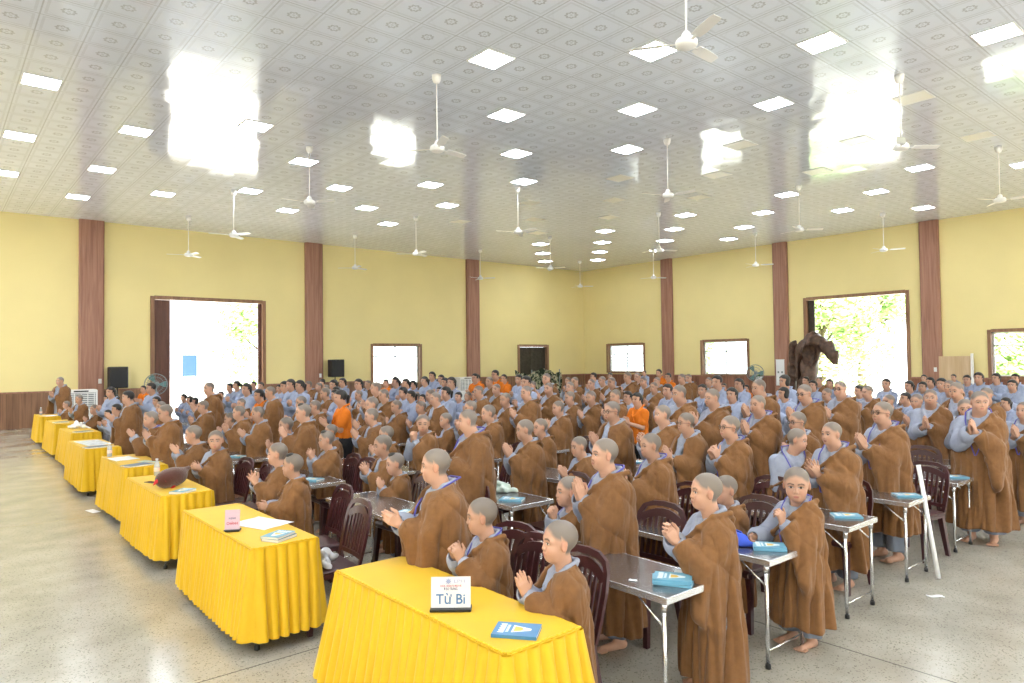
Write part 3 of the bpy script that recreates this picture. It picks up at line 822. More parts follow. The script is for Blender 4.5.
for i in range(-8, 12):
    for j in range(-9, 11):
        if (i + j) % 2: continue
        x, y = LX0 + LP * i, LY0 + LP * j
        if not (WX + 1 < x < RX - .8 and WY + 1 < y < LY - .8): continue
        d = (x * .644 + y * .765); r = x * .765 - y * .644
        seen = d > 3 and abs(r / d) < .76 and 693 * 4.9 / max(d, .1) < 385
        if seen and i not in OFFCOL and j not in LIT.get(i, ()): continue
        if seen and i in OFFCOL and j > 6: continue
        far = not seen
        if far and not (x * .644 + y * .765 > -7): continue
        cols.setdefault(i, []).append((j, x, y, seen))
for ci, i in enumerate(sorted(cols)):
    vis = [q for q in sorted(cols[i]) if q[3]]
    for j, x, y, seen in sorted(cols[i]):
        off = i in OFFCOL
        n = ([q[0] for q in vis].index(j) + 1) if seen else 0
        lab = ('%s square ceiling panel, %s from the near side, %s line from the tables' % ('unlit' if off else 'glowing', ORD[n], ORD[ci + 1])) if seen else 'square glowing ceiling panel behind the viewpoint'
        t = thing('ceiling_light', lab, 'ceiling light', (x, y, CZ - .001), 0, 'ceiling light panels' if seen else 'ceiling light panels behind the viewpoint')
        put('panel_frame', fmesh, t); put('diffuser', doff if off else don, t)
# ceiling fans
fan = thing('ceiling_fan', 'x', 'ceiling fan', (0, 0, 5.63), 0, 'white ceiling fans on long rods')
MB().lathe([(.012, .09), (.012, 1.20)], 10).build('rod', M_WHITE, fan)
MB().lathe([(.02, 1.12), (.055, 1.14), (.075, 1.19), (.08, 1.268)], 20).build('ceiling_cup', M_WHITE, fan)
MB().lathe([(.03, .13), (.055, .10), (.05, .06), (.095, .05), (.125, .02), (.125, -.03), (.10, -.055), (.05, -.065), (.0, -.066)][::-1], 28).build('motor_housing', M_WHITE, fan)
for q in range(3):
    mb = MB(); L0, L1 = .13, .66
    sec = [(.20, .055), (.34, .070), (.60, .062), (.655, .045)]
    v = []; 
    for r, w in sec:
        for s_, z in ((-1, .012), (1, -.016)): v.append((r, s_ * w, z))
        for s_, z in ((-1, .006), (1, -.022)): v.append((r, s_ * w, z))
    f = []
    for a in range(len(sec) - 1):
        b = a * 4; c = b + 4
        f += [(b, c, c + 1, b + 1), (b + 2, b + 3, c + 3, c + 2), (b, b + 2, c + 2, c), (b + 1, c + 1, c + 3, b + 3)]
    f += [(0, 1, 3, 2), (12, 14, 15, 13)]
    mb.add(v, f); mb.box(.10, .22, -.018, .018, -.012, -.004)
    mb.xf(Matrix.Rotation(q * 2 * math.pi / 3, 4, 'Z')); mb.build('blade', M_WHITE, fan)
FANS = [(6.67, 4.72, 5), (6.64, 9.8, 128), (6.6, 14.9, 62), (6.61, 24.5, 40), (6.6, 20.0, 50), (12.6, 24.3, 20), (12.62, 19.95, 25), (12.8, 14.85, 40), (18.7, 24.3, 70), (19.0, 20.1, 48), (24.9, 24.2, 85), (12.62, 9.5, 40), (18.8, 14.55, 95), (25.0, 19.7, 100), (25.05, 14.68, 60), (19.1, 9.8, 75), (12.98, 4.78, 80), (25.2, 9.93, 55), (19.36, 5.0, 35)]
rows_x = {}
for q in FANS: rows_x.setdefault(round((q[0] - 6.6) / 6.2), []).append(q)
index_kids(); firstfan = True
for c in sorted(rows_x):
    for n, (x, y, a) in enumerate(sorted(rows_x[c], key=lambda q: q[1])):
        lab = 'white ceiling fan, %s from the near end, %s line from the yellow tables' % (ORD[n + 1], ORD[c + 1])
        o = fan if firstfan else dup(fan, (0, 0, 0))
        firstfan = False; o.location = (x, y, 5.63); o.rotation_euler.z = math.radians(a); o['label'] = lab
# where everyone stands: x, y, facing (degrees), figure, clothing, label
NEAR = [
 (2.49, 11.033, 175.038, {'T': 1.324, 'hr': 0.175, 'yaw': 0.217, 'pitch': -0.046, 'hz': 0.733, 'hx': 0.187, 'lean': 0.677, 'curl': 0.089, 'fat': 0.99}, {'kind': 'A', 'seed': 18, 'hem': 0.13, 'hair': None, 'gl': False, 'lan': 1, 'watch': 0, 'badge': 0, 'vox': 0.011}, 'shaven person in brown robe, second from the aisle at the fourth yellow table'),
 (2.54, 10.336, 180.921, {'T': 1.454, 'hr': 0.155, 'yaw': 0.014, 'pitch': 0.093, 'hz': 0.683, 'hx': 0.188, 'lean': 0.336, 'curl': 0.088, 'fat': 1.026}, {'kind': 'A', 'seed': 19, 'hem': 0.13, 'hair': None, 'gl': False, 'lan': 0, 'watch': 0, 'badge': 0, 'vox': 0.011}, 'shaven person in brown robe, first from the aisle at the fourth yellow table'),
 (2.49, 8.896, 175.608, {'T': 1.261, 'hr': 0.175, 'yaw': -0.119, 'pitch': 0.042, 'hz': 0.746, 'hx': 0.171, 'lean': 0.675, 'curl': 0.081, 'fat': 1.017}, {'kind': 'A', 'seed': 46, 'hem': 0.13, 'hair': None, 'gl': False, 'lan': 0, 'watch': 0, 'badge': 0, 'vox': 0.01}, 'shaven person in profile at the plush bird table, next to one facing the camera'),
 (2.54, 8.315, 197.736, {'T': 1.236, 'hr': 0.177, 'yaw': 0.851, 'pitch': 0.043, 'hz': 0.66, 'hx': 0.18, 'lean': 1.4, 'curl': 0.5, 'fat': 1.078, 'gap': 0.022, 'spread': 0.5, 'tilt': 0.05}, {'kind': 'A', 'seed': 47, 'hem': 0.13, 'hair': None, 'gl': False, 'lan': 0, 'watch': 0, 'badge': 0, 'vox': 0.01}, 'shaven person facing the camera at the plush bird table'),
 (3.62, 8.305, 165.658, {'T': 1.489, 'hr': 0.147, 'yaw': 0.044, 'pitch': -0.008, 'hz': 0.723, 'hx': 0.174, 'lean': 0.395, 'curl': 0.184, 'fat': 0.94}, {'kind': 'A', 'seed': 49, 'hem': 0.13, 'hair': 'tuft', 'gl': False, 'lan': 0, 'watch': 0, 'badge': 0, 'vox': 0.01}, 'brown-robed person with dark hair tuft, ninth from the aisle in the first row'),
 (3.62, 8.874, 168.282, {'T': 1.286, 'hr': 0.171, 'yaw': 0.151, 'pitch': -0.009, 'hz': 0.683, 'hx': 0.175, 'lean': 0.338, 'curl': 0.123, 'fat': 0.988}, {'kind': 'A', 'seed': 50, 'hem': 0.13, 'hair': None, 'gl': False, 'lan': 0, 'watch': 0, 'badge': 0, 'vox': 0.011}, 'shaven person in brown robe, tenth from the aisle in the first row'),
 (3.62, 7.666, 175.759, {'T': 1.195, 'hr': 0.178, 'yaw': -0.143, 'pitch': 0.003, 'hz': 0.748, 'hx': 0.17, 'lean': 0.492, 'curl': 0.3, 'fat': 0.994, 'gap': 0.022, 'spread': 0.5, 'tilt': 0.05}, {'kind': 'A', 'seed': 56, 'hem': 0.13, 'hair': 'tuft', 'gl': False, 'lan': 0, 'watch': 0, 'badge': 0, 'vox': 0.01}, 'brown-robed person with dark hair tuft, eighth from the aisle in the first row'),
 (2.6, 6.566, 170.203, {'T': 1.232, 'hr': 0.172, 'yaw': -0.22, 'pitch': -0.035, 'hz': 0.7, 'hx': 0.188, 'lean': 0.423, 'curl': 0.188, 'fat': 0.96, 'spread': 0.9, 'gap': 0.025}, {'kind': 'A', 'seed': 57, 'hem': 0.13, 'hair': None, 'gl': False, 'lan': 0, 'watch': 0, 'badge': 0, 'vox': 0.009}, 'shaven person with spread fingers at the table with the pink sign, farther one'),
 (2.56, 6.118, 162.054, {'T': 1.171, 'hr': 0.179, 'yaw': -0.19, 'pitch': -0.059, 'hz': 0.6, 'hx': 0.2, 'lean': 2.5, 'curl': 0.4, 'fat': 1.006}, {'kind': 'A', 'seed': 58, 'hem': 0.13, 'hair': 'tuft', 'gl': False, 'lan': 0, 'watch': 1, 'badge': 0, 'vox': 0.008}, 'shaven person with wristwatch and dark hair patch at the table with the pink sign'),
 (4.66, 8.468, 172.117, {'T': 1.367, 'hr': 0.16, 'yaw': -0.093, 'pitch': 0.038, 'hz': 0.714, 'hx': 0.188, 'lean': 0.45, 'curl': 0.039, 'fat': 1.038}, {'kind': 'B', 'seed': 83, 'hem': 0.13, 'hair': None, 'gl': False, 'lan': 0, 'watch': 0, 'badge': 0, 'vox': 0.011}, 'shaven person in brown robe, eighth from the aisle in the second row'),
 (4.652, 7.225, 190.764, {'T': 1.347, 'hr': 0.161, 'yaw': 0.726, 'pitch': 0.033, 'hz': 0.78, 'hx': 0.12, 'lean': 0.2, 'curl': 0.7, 'fat': 0.968}, {'kind': 'A', 'seed': 98, 'hem': 0.13, 'hair': None, 'gl': False, 'lan': 0, 'watch': 0, 'badge': 0, 'vox': 0.01}, 'shaven person facing the camera with a hand raised over the mouth, second row'),
 (3.86, 5.169, 170.442, {'T': 1.548, 'hr': 0.13, 'yaw': -0.274, 'pitch': 0.009, 'hz': 0.693, 'hx': 0.176, 'lean': 1.2, 'curl': 0.178, 'fat': 1.062, 'spread': 0.6, 'gap': 0.03}, {'kind': 'A', 'seed': 100, 'hem': 0.13, 'hair': None, 'gl': False, 'lan': 1, 'watch': 0, 'badge': 0, 'vox': 0.009}, 'shaven person in brown robe, fourth from the aisle in the first row'),
 (3.74, 6.546, 172.192, {'T': 1.223, 'hr': 0.186, 'yaw': -0.091, 'pitch': 0.053, 'hz': 0.682, 'hx': 0.186, 'lean': 0.438, 'curl': 0.3, 'fat': 0.984, 'gap': 0.022, 'spread': 0.5, 'tilt': 0.05}, {'kind': 'B', 'seed': 101, 'hem': 0.13, 'hair': None, 'gl': False, 'lan': 0, 'watch': 0, 'badge': 0, 'vox': 0.008}, 'shaven person in brown robe, sixth from the aisle in the first row'),
 (3.56, 5.988, 163.29, {'T': 1.101, 'hr': 0.192, 'yaw': 0.003, 'pitch': 0.065, 'hz': 0.691, 'hx': 0.158, 'lean': 0.31, 'curl': 0.069, 'fat': 0.951}, {'kind': 'A', 'seed': 103, 'hem': 0.13, 'hair': 'tuft', 'gl': False, 'lan': 0, 'watch': 0, 'badge': 0, 'vox': 0.009}, 'brown-robed person with dark hair tuft, fifth from the aisle in the first row'),
 (5.88, 7.449, 170.408, {'T': 1.394, 'hr': 0.165, 'yaw': -0.096, 'pitch': 0.001, 'hz': 0.734, 'hx': 0.171, 'lean': 0.353, 'curl': 0.032, 'fat': 1.046}, {'kind': 'A', 'seed': 118, 'hem': 0.13, 'hair': None, 'gl': False, 'lan': 0, 'watch': 0, 'badge': 0, 'vox': 0.01}, 'shaven person in brown robe, eighth from the aisle in the third row'),
 (4.78, 5.428, 166.699, {'T': 1.381, 'hr': 0.154, 'yaw': -0.232, 'pitch': 0.014, 'hz': 0.735, 'hx': 0.161, 'lean': 0.461, 'curl': 0.053, 'fat': 1.015}, {'kind': 'A', 'seed': 119, 'hem': 0.13, 'hair': None, 'gl': False, 'lan': 0, 'watch': 0, 'badge': 0, 'vox': 0.009}, 'shaven person in brown robe, fifth from the aisle in the second row'),
 (5.88, 6.41, 175.459, {'T': 1.263, 'hr': 0.17, 'yaw': -0.145, 'pitch': -0.029, 'hz': 0.714, 'hx': 0.16, 'lean': 0.581, 'curl': 0.3, 'fat': 1.064, 'gap': 0.022, 'spread': 0.5, 'tilt': 0.05}, {'kind': 'A', 'seed': 120, 'hem': 0.13, 'hair': None, 'gl': False, 'lan': 0, 'watch': 0, 'badge': 0, 'vox': 0.011}, 'shaven person in brown robe, seventh from the aisle in the third row'),
 (5.0, 4.865, 164.127, {'T': 1.232, 'hr': 0.159, 'yaw': 0.038, 'pitch': 0.079, 'hz': 0.688, 'hx': 0.163, 'lean': 0.666, 'curl': 0.108, 'fat': 1.001}, {'kind': 'A', 'seed': 133, 'hem': 0.13, 'hair': None, 'gl': False, 'lan': 0, 'watch': 0, 'badge': 0, 'vox': 0.01}, 'shaven person in brown robe, fourth from the aisle in the second row'),
 (6.0, 5.309, 167.077, {'T': 1.518, 'hr': 0.147, 'yaw': 0.04, 'pitch': 0.038, 'hz': 0.687, 'hx': 0.183, 'lean': 0.468, 'curl': 0.039, 'fat': 1.077}, {'kind': 'B', 'seed': 134, 'hem': 0.13, 'hair': None, 'gl': True, 'lan': 0, 'watch': 0, 'badge': 0, 'vox': 0.009}, 'person in glasses and brown robe just beside the ponytailed volunteer in orange'),
 (7.26, 5.303, 165.551, {'T': 1.659, 'hr': 0.129, 'yaw': -0.031, 'pitch': 0.055, 'hz': 0.717, 'hx': 0.161, 'lean': 0.331, 'curl': 0.045, 'fat': 0.99}, {'kind': 'A', 'seed': 149, 'hem': 0.13, 'hair': None, 'gl': False, 'lan': 0, 'watch': 0, 'badge': 0, 'vox': 0.011}, 'shaven person in brown robe, fifth from the aisle in the fourth row'),
 (7.26, 4.827, 160.541, {'T': 1.626, 'hr': 0.132, 'yaw': 0.083, 'pitch': 0.053, 'hz': 0.747, 'hx': 0.186, 'lean': 0.575, 'curl': 0.3, 'fat': 1.043, 'gap': 0.022, 'spread': 0.5, 'tilt': 0.05}, {'kind': 'A', 'seed': 151, 'hem': 0.13, 'hair': None, 'gl': False, 'lan': 0, 'watch': 0, 'badge': 0, 'vox': 0.01}, 'shaven person in brown robe, fourth from the aisle in the fourth row'),
 (6.014, 4.62, 159.272, {'T': 1.5, 'hr': 0.138, 'yaw': -0.035, 'pitch': -0.048, 'hz': 0.726, 'hx': 0.173, 'lean': 0.551, 'curl': 0.3, 'fat': 1.016, 'gap': 0.022, 'spread': 0.5, 'tilt': 0.05}, {'kind': 'A', 'seed': 159, 'hem': 0.13, 'hair': None, 'gl': False, 'lan': 0, 'watch': 0, 'badge': 0, 'vox': 0.01}, 'shaven person in brown robe, fifth from the aisle in the third row'),
 (5.865, 4.206, 165.58, {'T': 1.448, 'hr': 0.136, 'yaw': -0.222, 'pitch': 0.0, 'hz': 0.686, 'hx': 0.186, 'lean': 0.432, 'curl': 0.102, 'fat': 0.961}, {'kind': 'B', 'seed': 160, 'hem': 0.13, 'hair': None, 'gl': True, 'lan': 0, 'watch': 0, 'badge': 0, 'vox': 0.01}, 'shaven person in glasses and brown robe, fourth from the aisle in the third row'),
 (5.94, 3.765, 162.485, {'T': 1.435, 'hr': 0.153, 'yaw': -0.163, 'pitch': -0.066, 'hz': 0.73, 'hx': 0.15, 'lean': 0.33, 'curl': 0.7, 'fat': 0.959, 'gap': 0.022, 'spread': 0.5, 'tilt': 0.05}, {'kind': 'A', 'seed': 161, 'hem': 0.13, 'hair': None, 'gl': True, 'lan': 1, 'watch': 0, 'badge': 0, 'vox': 0.008}, 'shaven person in dark-rimmed glasses, clasped hands under the chin, above two empty chairs'),
 (4.78, 3.793, 158.051, {'T': 1.356, 'hr': 0.153, 'yaw': -0.066, 'pitch': -0.007, 'hz': 0.7, 'hx': 0.186, 'lean': 0.546, 'curl': 0.166, 'fat': 1.058, 'gap': 0.013, 'spread': 0}, {'kind': 'A', 'seed': 162, 'hem': 0.13, 'hair': None, 'gl': False, 'lan': 1, 'watch': 0, 'badge': 0, 'vox': 0.008}, 'pale shaven person with joined palms right behind the tall one praying at the lips'),
 (8.6, 4.988, 165.391, {'T': 1.702, 'hr': 0.131, 'yaw': -0.094, 'pitch': 0.072, 'hz': 0.72, 'hx': 0.168, 'lean': 0.429, 'curl': 0.161, 'fat': 0.966}, {'kind': 'A', 'seed': 163, 'hem': 0.13, 'hair': None, 'gl': False, 'lan': 0, 'watch': 0, 'badge': 0, 'vox': 0.011}, 'shaven person in brown robe, third from the aisle in the fifth row'),
 (7.26, 4.235, 170.555, {'T': 1.563, 'hr': 0.134, 'yaw': -0.083, 'pitch': -0.011, 'hz': 0.737, 'hx': 0.158, 'lean': 0.43, 'curl': 0.059, 'fat': 1.065}, {'kind': 'A', 'seed': 164, 'hem': 0.13, 'hair': None, 'gl': False, 'lan': 1, 'watch': 0, 'badge': 0, 'vox': 0.01}, 'shaven person in brown robe, third from the aisle in the fourth row'),
 (8.6, 4.354, 159.744, {'T': 1.648, 'hr': 0.137, 'yaw': 0.115, 'pitch': 0.122, 'hz': 0.733, 'hx': 0.158, 'lean': 0.437, 'curl': 0.054, 'fat': 1.067}, {'kind': 'A', 'seed': 168, 'hem': 0.13, 'hair': None, 'gl': True, 'lan': 1, 'watch': 0, 'badge': 0, 'vox': 0.01}, 'shaven person in glasses and brown robe, second from the aisle in the fifth row'),
 (7.2, 3.735, 171.029, {'T': 1.404, 'hr': 0.154, 'yaw': -0.251, 'pitch': 0.012, 'hz': 0.686, 'hx': 0.161, 'lean': 0.682, 'curl': 0.147, 'fat': 1.011}, {'kind': 'B', 'seed': 177, 'hem': 0.13, 'hair': None, 'gl': True, 'lan': 0, 'watch': 0, 'badge': 0, 'vox': 0.009}, 'shaven person in glasses and brown robe, second from the aisle in the fourth row'),
 (6.164, 3.277, 228.0, {'T': 1.335, 'hr': 0.153, 'yaw': 0.908, 'pitch': 0.102, 'hz': 0.66, 'hx': 0.14, 'lean': 0.314, 'curl': 0.8, 'fat': 1.2}, {'kind': 'A', 'seed': 178, 'hem': 0.13, 'hair': None, 'gl': False, 'lan': 1, 'watch': 0, 'badge': 0, 'vox': 0.009}, 'stocky shaven person turning to look back over the shoulder, third row by the aisle'),
 (6.085, 2.845, 166.317, {'T': 1.422, 'hr': 0.143, 'yaw': -0.086, 'pitch': -0.008, 'hz': 0.69, 'hx': 0.18, 'lean': 0.7, 'curl': 0.055, 'fat': 1.049, 'spread': 0.7, 'gap': 0.02}, {'kind': 'A', 'seed': 179, 'hem': 0.13, 'hair': None, 'gl': False, 'lan': 1, 'watch': 0, 'badge': 1, 'vox': 0.009}, 'shaven person with spread praying hands at the end of the third desk row'),
 (7.24, 2.883, 157.791, {'T': 1.54, 'hr': 0.144, 'yaw': -0.083, 'pitch': -0.087, 'hz': 0.72, 'hx': 0.181, 'lean': 0.6, 'curl': 0.043, 'fat': 1.036}, {'kind': 'A', 'seed': 181, 'hem': 0.18, 'hair': None, 'gl': True, 'lan': 1, 'watch': 0, 'badge': 0, 'vox': 0.009}, 'person in glasses and brown robe praying beside the desk with the leaning stick'),
 (11.1, 3.425, 166.491, {'T': 1.61, 'hr': 0.145, 'yaw': -0.068, 'pitch': 0.079, 'hz': 0.684, 'hx': 0.17, 'lean': 0.315, 'curl': 0.096, 'fat': 0.988}, {'kind': 'B', 'seed': 192, 'hem': 0.13, 'hair': None, 'gl': False, 'lan': 0, 'watch': 0, 'badge': 0, 'vox': 0.01}, 'shaven person in brown robe, first from the aisle in the seventh row'),
 (9.791, 2.934, 171.744, {'T': 1.455, 'hr': 0.153, 'yaw': 0.436, 'pitch': 0.083, 'hz': 0.714, 'hx': 0.156, 'lean': 0.35, 'curl': 0.3, 'fat': 0.943, 'gap': 0.022, 'spread': 0.5, 'tilt': 0.05, 'roll': 0.15}, {'kind': 'A', 'seed': 201, 'hem': 0.13, 'hair': None, 'gl': False, 'lan': 1, 'watch': 0, 'badge': 1, 'vox': 0.01}, 'shaven person with tilted head and hanging blue badge, sixth row by the aisle'),
 (8.6, 2.472, 185.0, {'T': 1.606, 'hr': 0.138, 'yaw': 0.436, 'pitch': 0.037, 'hz': 0.741, 'hx': 0.187, 'lean': 0.635, 'curl': 0.131, 'fat': 1.019}, {'kind': 'A', 'seed': 202, 'hem': 0.1, 'hair': None, 'gl': False, 'lan': 1, 'watch': 0, 'badge': 0, 'vox': 0.009}, 'large bald person in brown robe right behind the one with tilted head and badge'),
 (12.35, 3.424, 166.49, {'T': 1.491, 'hr': 0.155, 'yaw': -0.025, 'pitch': 0.041, 'hz': 0.727, 'hx': 0.176, 'lean': 0.31, 'curl': 0.1, 'fat': 0.998}, {'kind': 'A', 'seed': 203, 'hem': 0.13, 'hair': None, 'gl': False, 'lan': 0, 'watch': 0, 'badge': 0, 'vox': 0.011}, 'shaven person in brown robe, first from the aisle in the eighth row'),
 (9.83, 2.346, 166.949, {'T': 1.435, 'hr': 0.144, 'yaw': -0.145, 'pitch': -0.078, 'hz': 0.73, 'hx': 0.162, 'lean': 0.51, 'curl': 0.122, 'fat': 1.057}, {'kind': 'A', 'seed': 205, 'hem': 0.13, 'hair': None, 'gl': False, 'lan': 1, 'watch': 0, 'badge': 0, 'vox': 0.011}, 'shaven person in brown robe, first from the aisle in the sixth row'),
 (2.62, 3.859, 158.844, {'T': 1.416, 'hr': 0.157, 'yaw': -0.186, 'pitch': 0.008, 'hz': 0.665, 'hx': 0.2, 'lean': 1.5, 'curl': 0.35, 'fat': 1.14, 'gap': 0.02}, {'kind': 'B', 'seed': 206, 'hem': 0.13, 'hair': None, 'gl': False, 'lan': 1, 'watch': 1, 'badge': 0, 'vox': 0.005}, 'shaven person in brown robe, tallest of the three behind the white name card'),
 (2.6, 3.34, 165.191, {'T': 1.168, 'hr': 0.185, 'yaw': -0.324, 'pitch': 0.041, 'hz': 0.71, 'hx': 0.165, 'lean': 0.35, 'curl': 0.75, 'fat': 1.001, 'gap': 0.04, 'tilt': -0.1, 'spread': 0.2}, {'kind': 'A', 'seed': 207, 'hem': 0.13, 'hair': None, 'gl': False, 'lan': 1, 'watch': 0, 'badge': 0, 'vox': 0.005}, 'shaven person holding raised hands apart, middle of three behind the white name card'),
 (2.6, 2.683, 153.314, {'T': 1.14, 'hr': 0.194, 'yaw': 0.037, 'pitch': -0.052, 'hz': 0.675, 'hx': 0.185, 'lean': 0.3, 'curl': 0.05, 'fat': 1.001, 'spread': 0.15}, {'kind': 'B', 'seed': 208, 'hem': 0.13, 'hair': None, 'gl': False, 'lan': 0, 'watch': 0, 'badge': 0, 'vox': 0.005}, 'shaven person with palms joined, elbow beside the blue book on the nearest yellow table'),
 (3.64, 2.47, 154.468, {'T': 1.297, 'hr': 0.169, 'yaw': -0.174, 'pitch': -0.052, 'hz': 0.7, 'hx': 0.19, 'lean': 0.6, 'curl': 0.5, 'fat': 0.967, 'gap': 0.016}, {'kind': 'A', 'seed': 209, 'hem': 0.06, 'hair': None, 'gl': False, 'lan': 0, 'watch': 0, 'badge': 0, 'vox': 0.005}, 'shaven person in full length brown robe standing at the corner of the booklet desk'),
 (3.674, 3.324, 160.057, {'T': 1.438, 'hr': 0.154, 'yaw': -0.079, 'pitch': -0.069, 'hz': 0.715, 'hx': 0.15, 'lean': 0.25, 'curl': 0.03, 'fat': 1.062}, {'kind': 'A', 'seed': 210, 'hem': 0.1, 'hair': None, 'gl': False, 'lan': 1, 'watch': 0, 'badge': 0, 'vox': 0.005}, 'tall shaven person pressing joined palms to the lips behind the booklet desk'),
 (3.735, 3.76, 165.116, {'T': 1.113, 'hr': 0.204, 'yaw': -0.194, 'pitch': -0.051, 'hz': 0.735, 'hx': 0.14, 'lean': 0.3, 'curl': 0.8, 'fat': 1.064}, {'kind': 'A', 'seed': 211, 'hem': 0.13, 'hair': None, 'gl': False, 'lan': 1, 'watch': 0, 'badge': 0, 'vox': 0.006}, 'small shaven person with clasped hands at the mouth, far end of the booklet desk'),
 (4.66, 3.002, 158.378, {'T': 1.103, 'hr': 0.193, 'yaw': 0.052, 'pitch': -0.002, 'hz': 0.685, 'hx': 0.153, 'lean': 0.316, 'curl': 0.046, 'fat': 1.043}, {'kind': 'A', 'seed': 212, 'hem': 0.13, 'hair': None, 'gl': False, 'lan': 0, 'watch': 0, 'badge': 0, 'vox': 0.007}, 'shaven person half hidden behind the one at the corner of the booklet desk'),
 (4.66, 2.452, 170.74, {'T': 1.234, 'hr': 0.186, 'yaw': 0.585, 'pitch': 0.109, 'hz': 0.7, 'hx': 0.15, 'lean': 0.3, 'curl': 0.8, 'fat': 0.991, 'right': ((0.21, -0.13, 0.6), (0.9, 0.1, -0.2), (-0.1, 0.1, -1))}, {'kind': 'A', 'seed': 213, 'hem': 0.12, 'hair': None, 'gl': False, 'lan': 1, 'watch': 1, 'badge': 0, 'vox': 0.005}, 'shaven person facing the camera, one hand on the desk with the blue bag'),
]
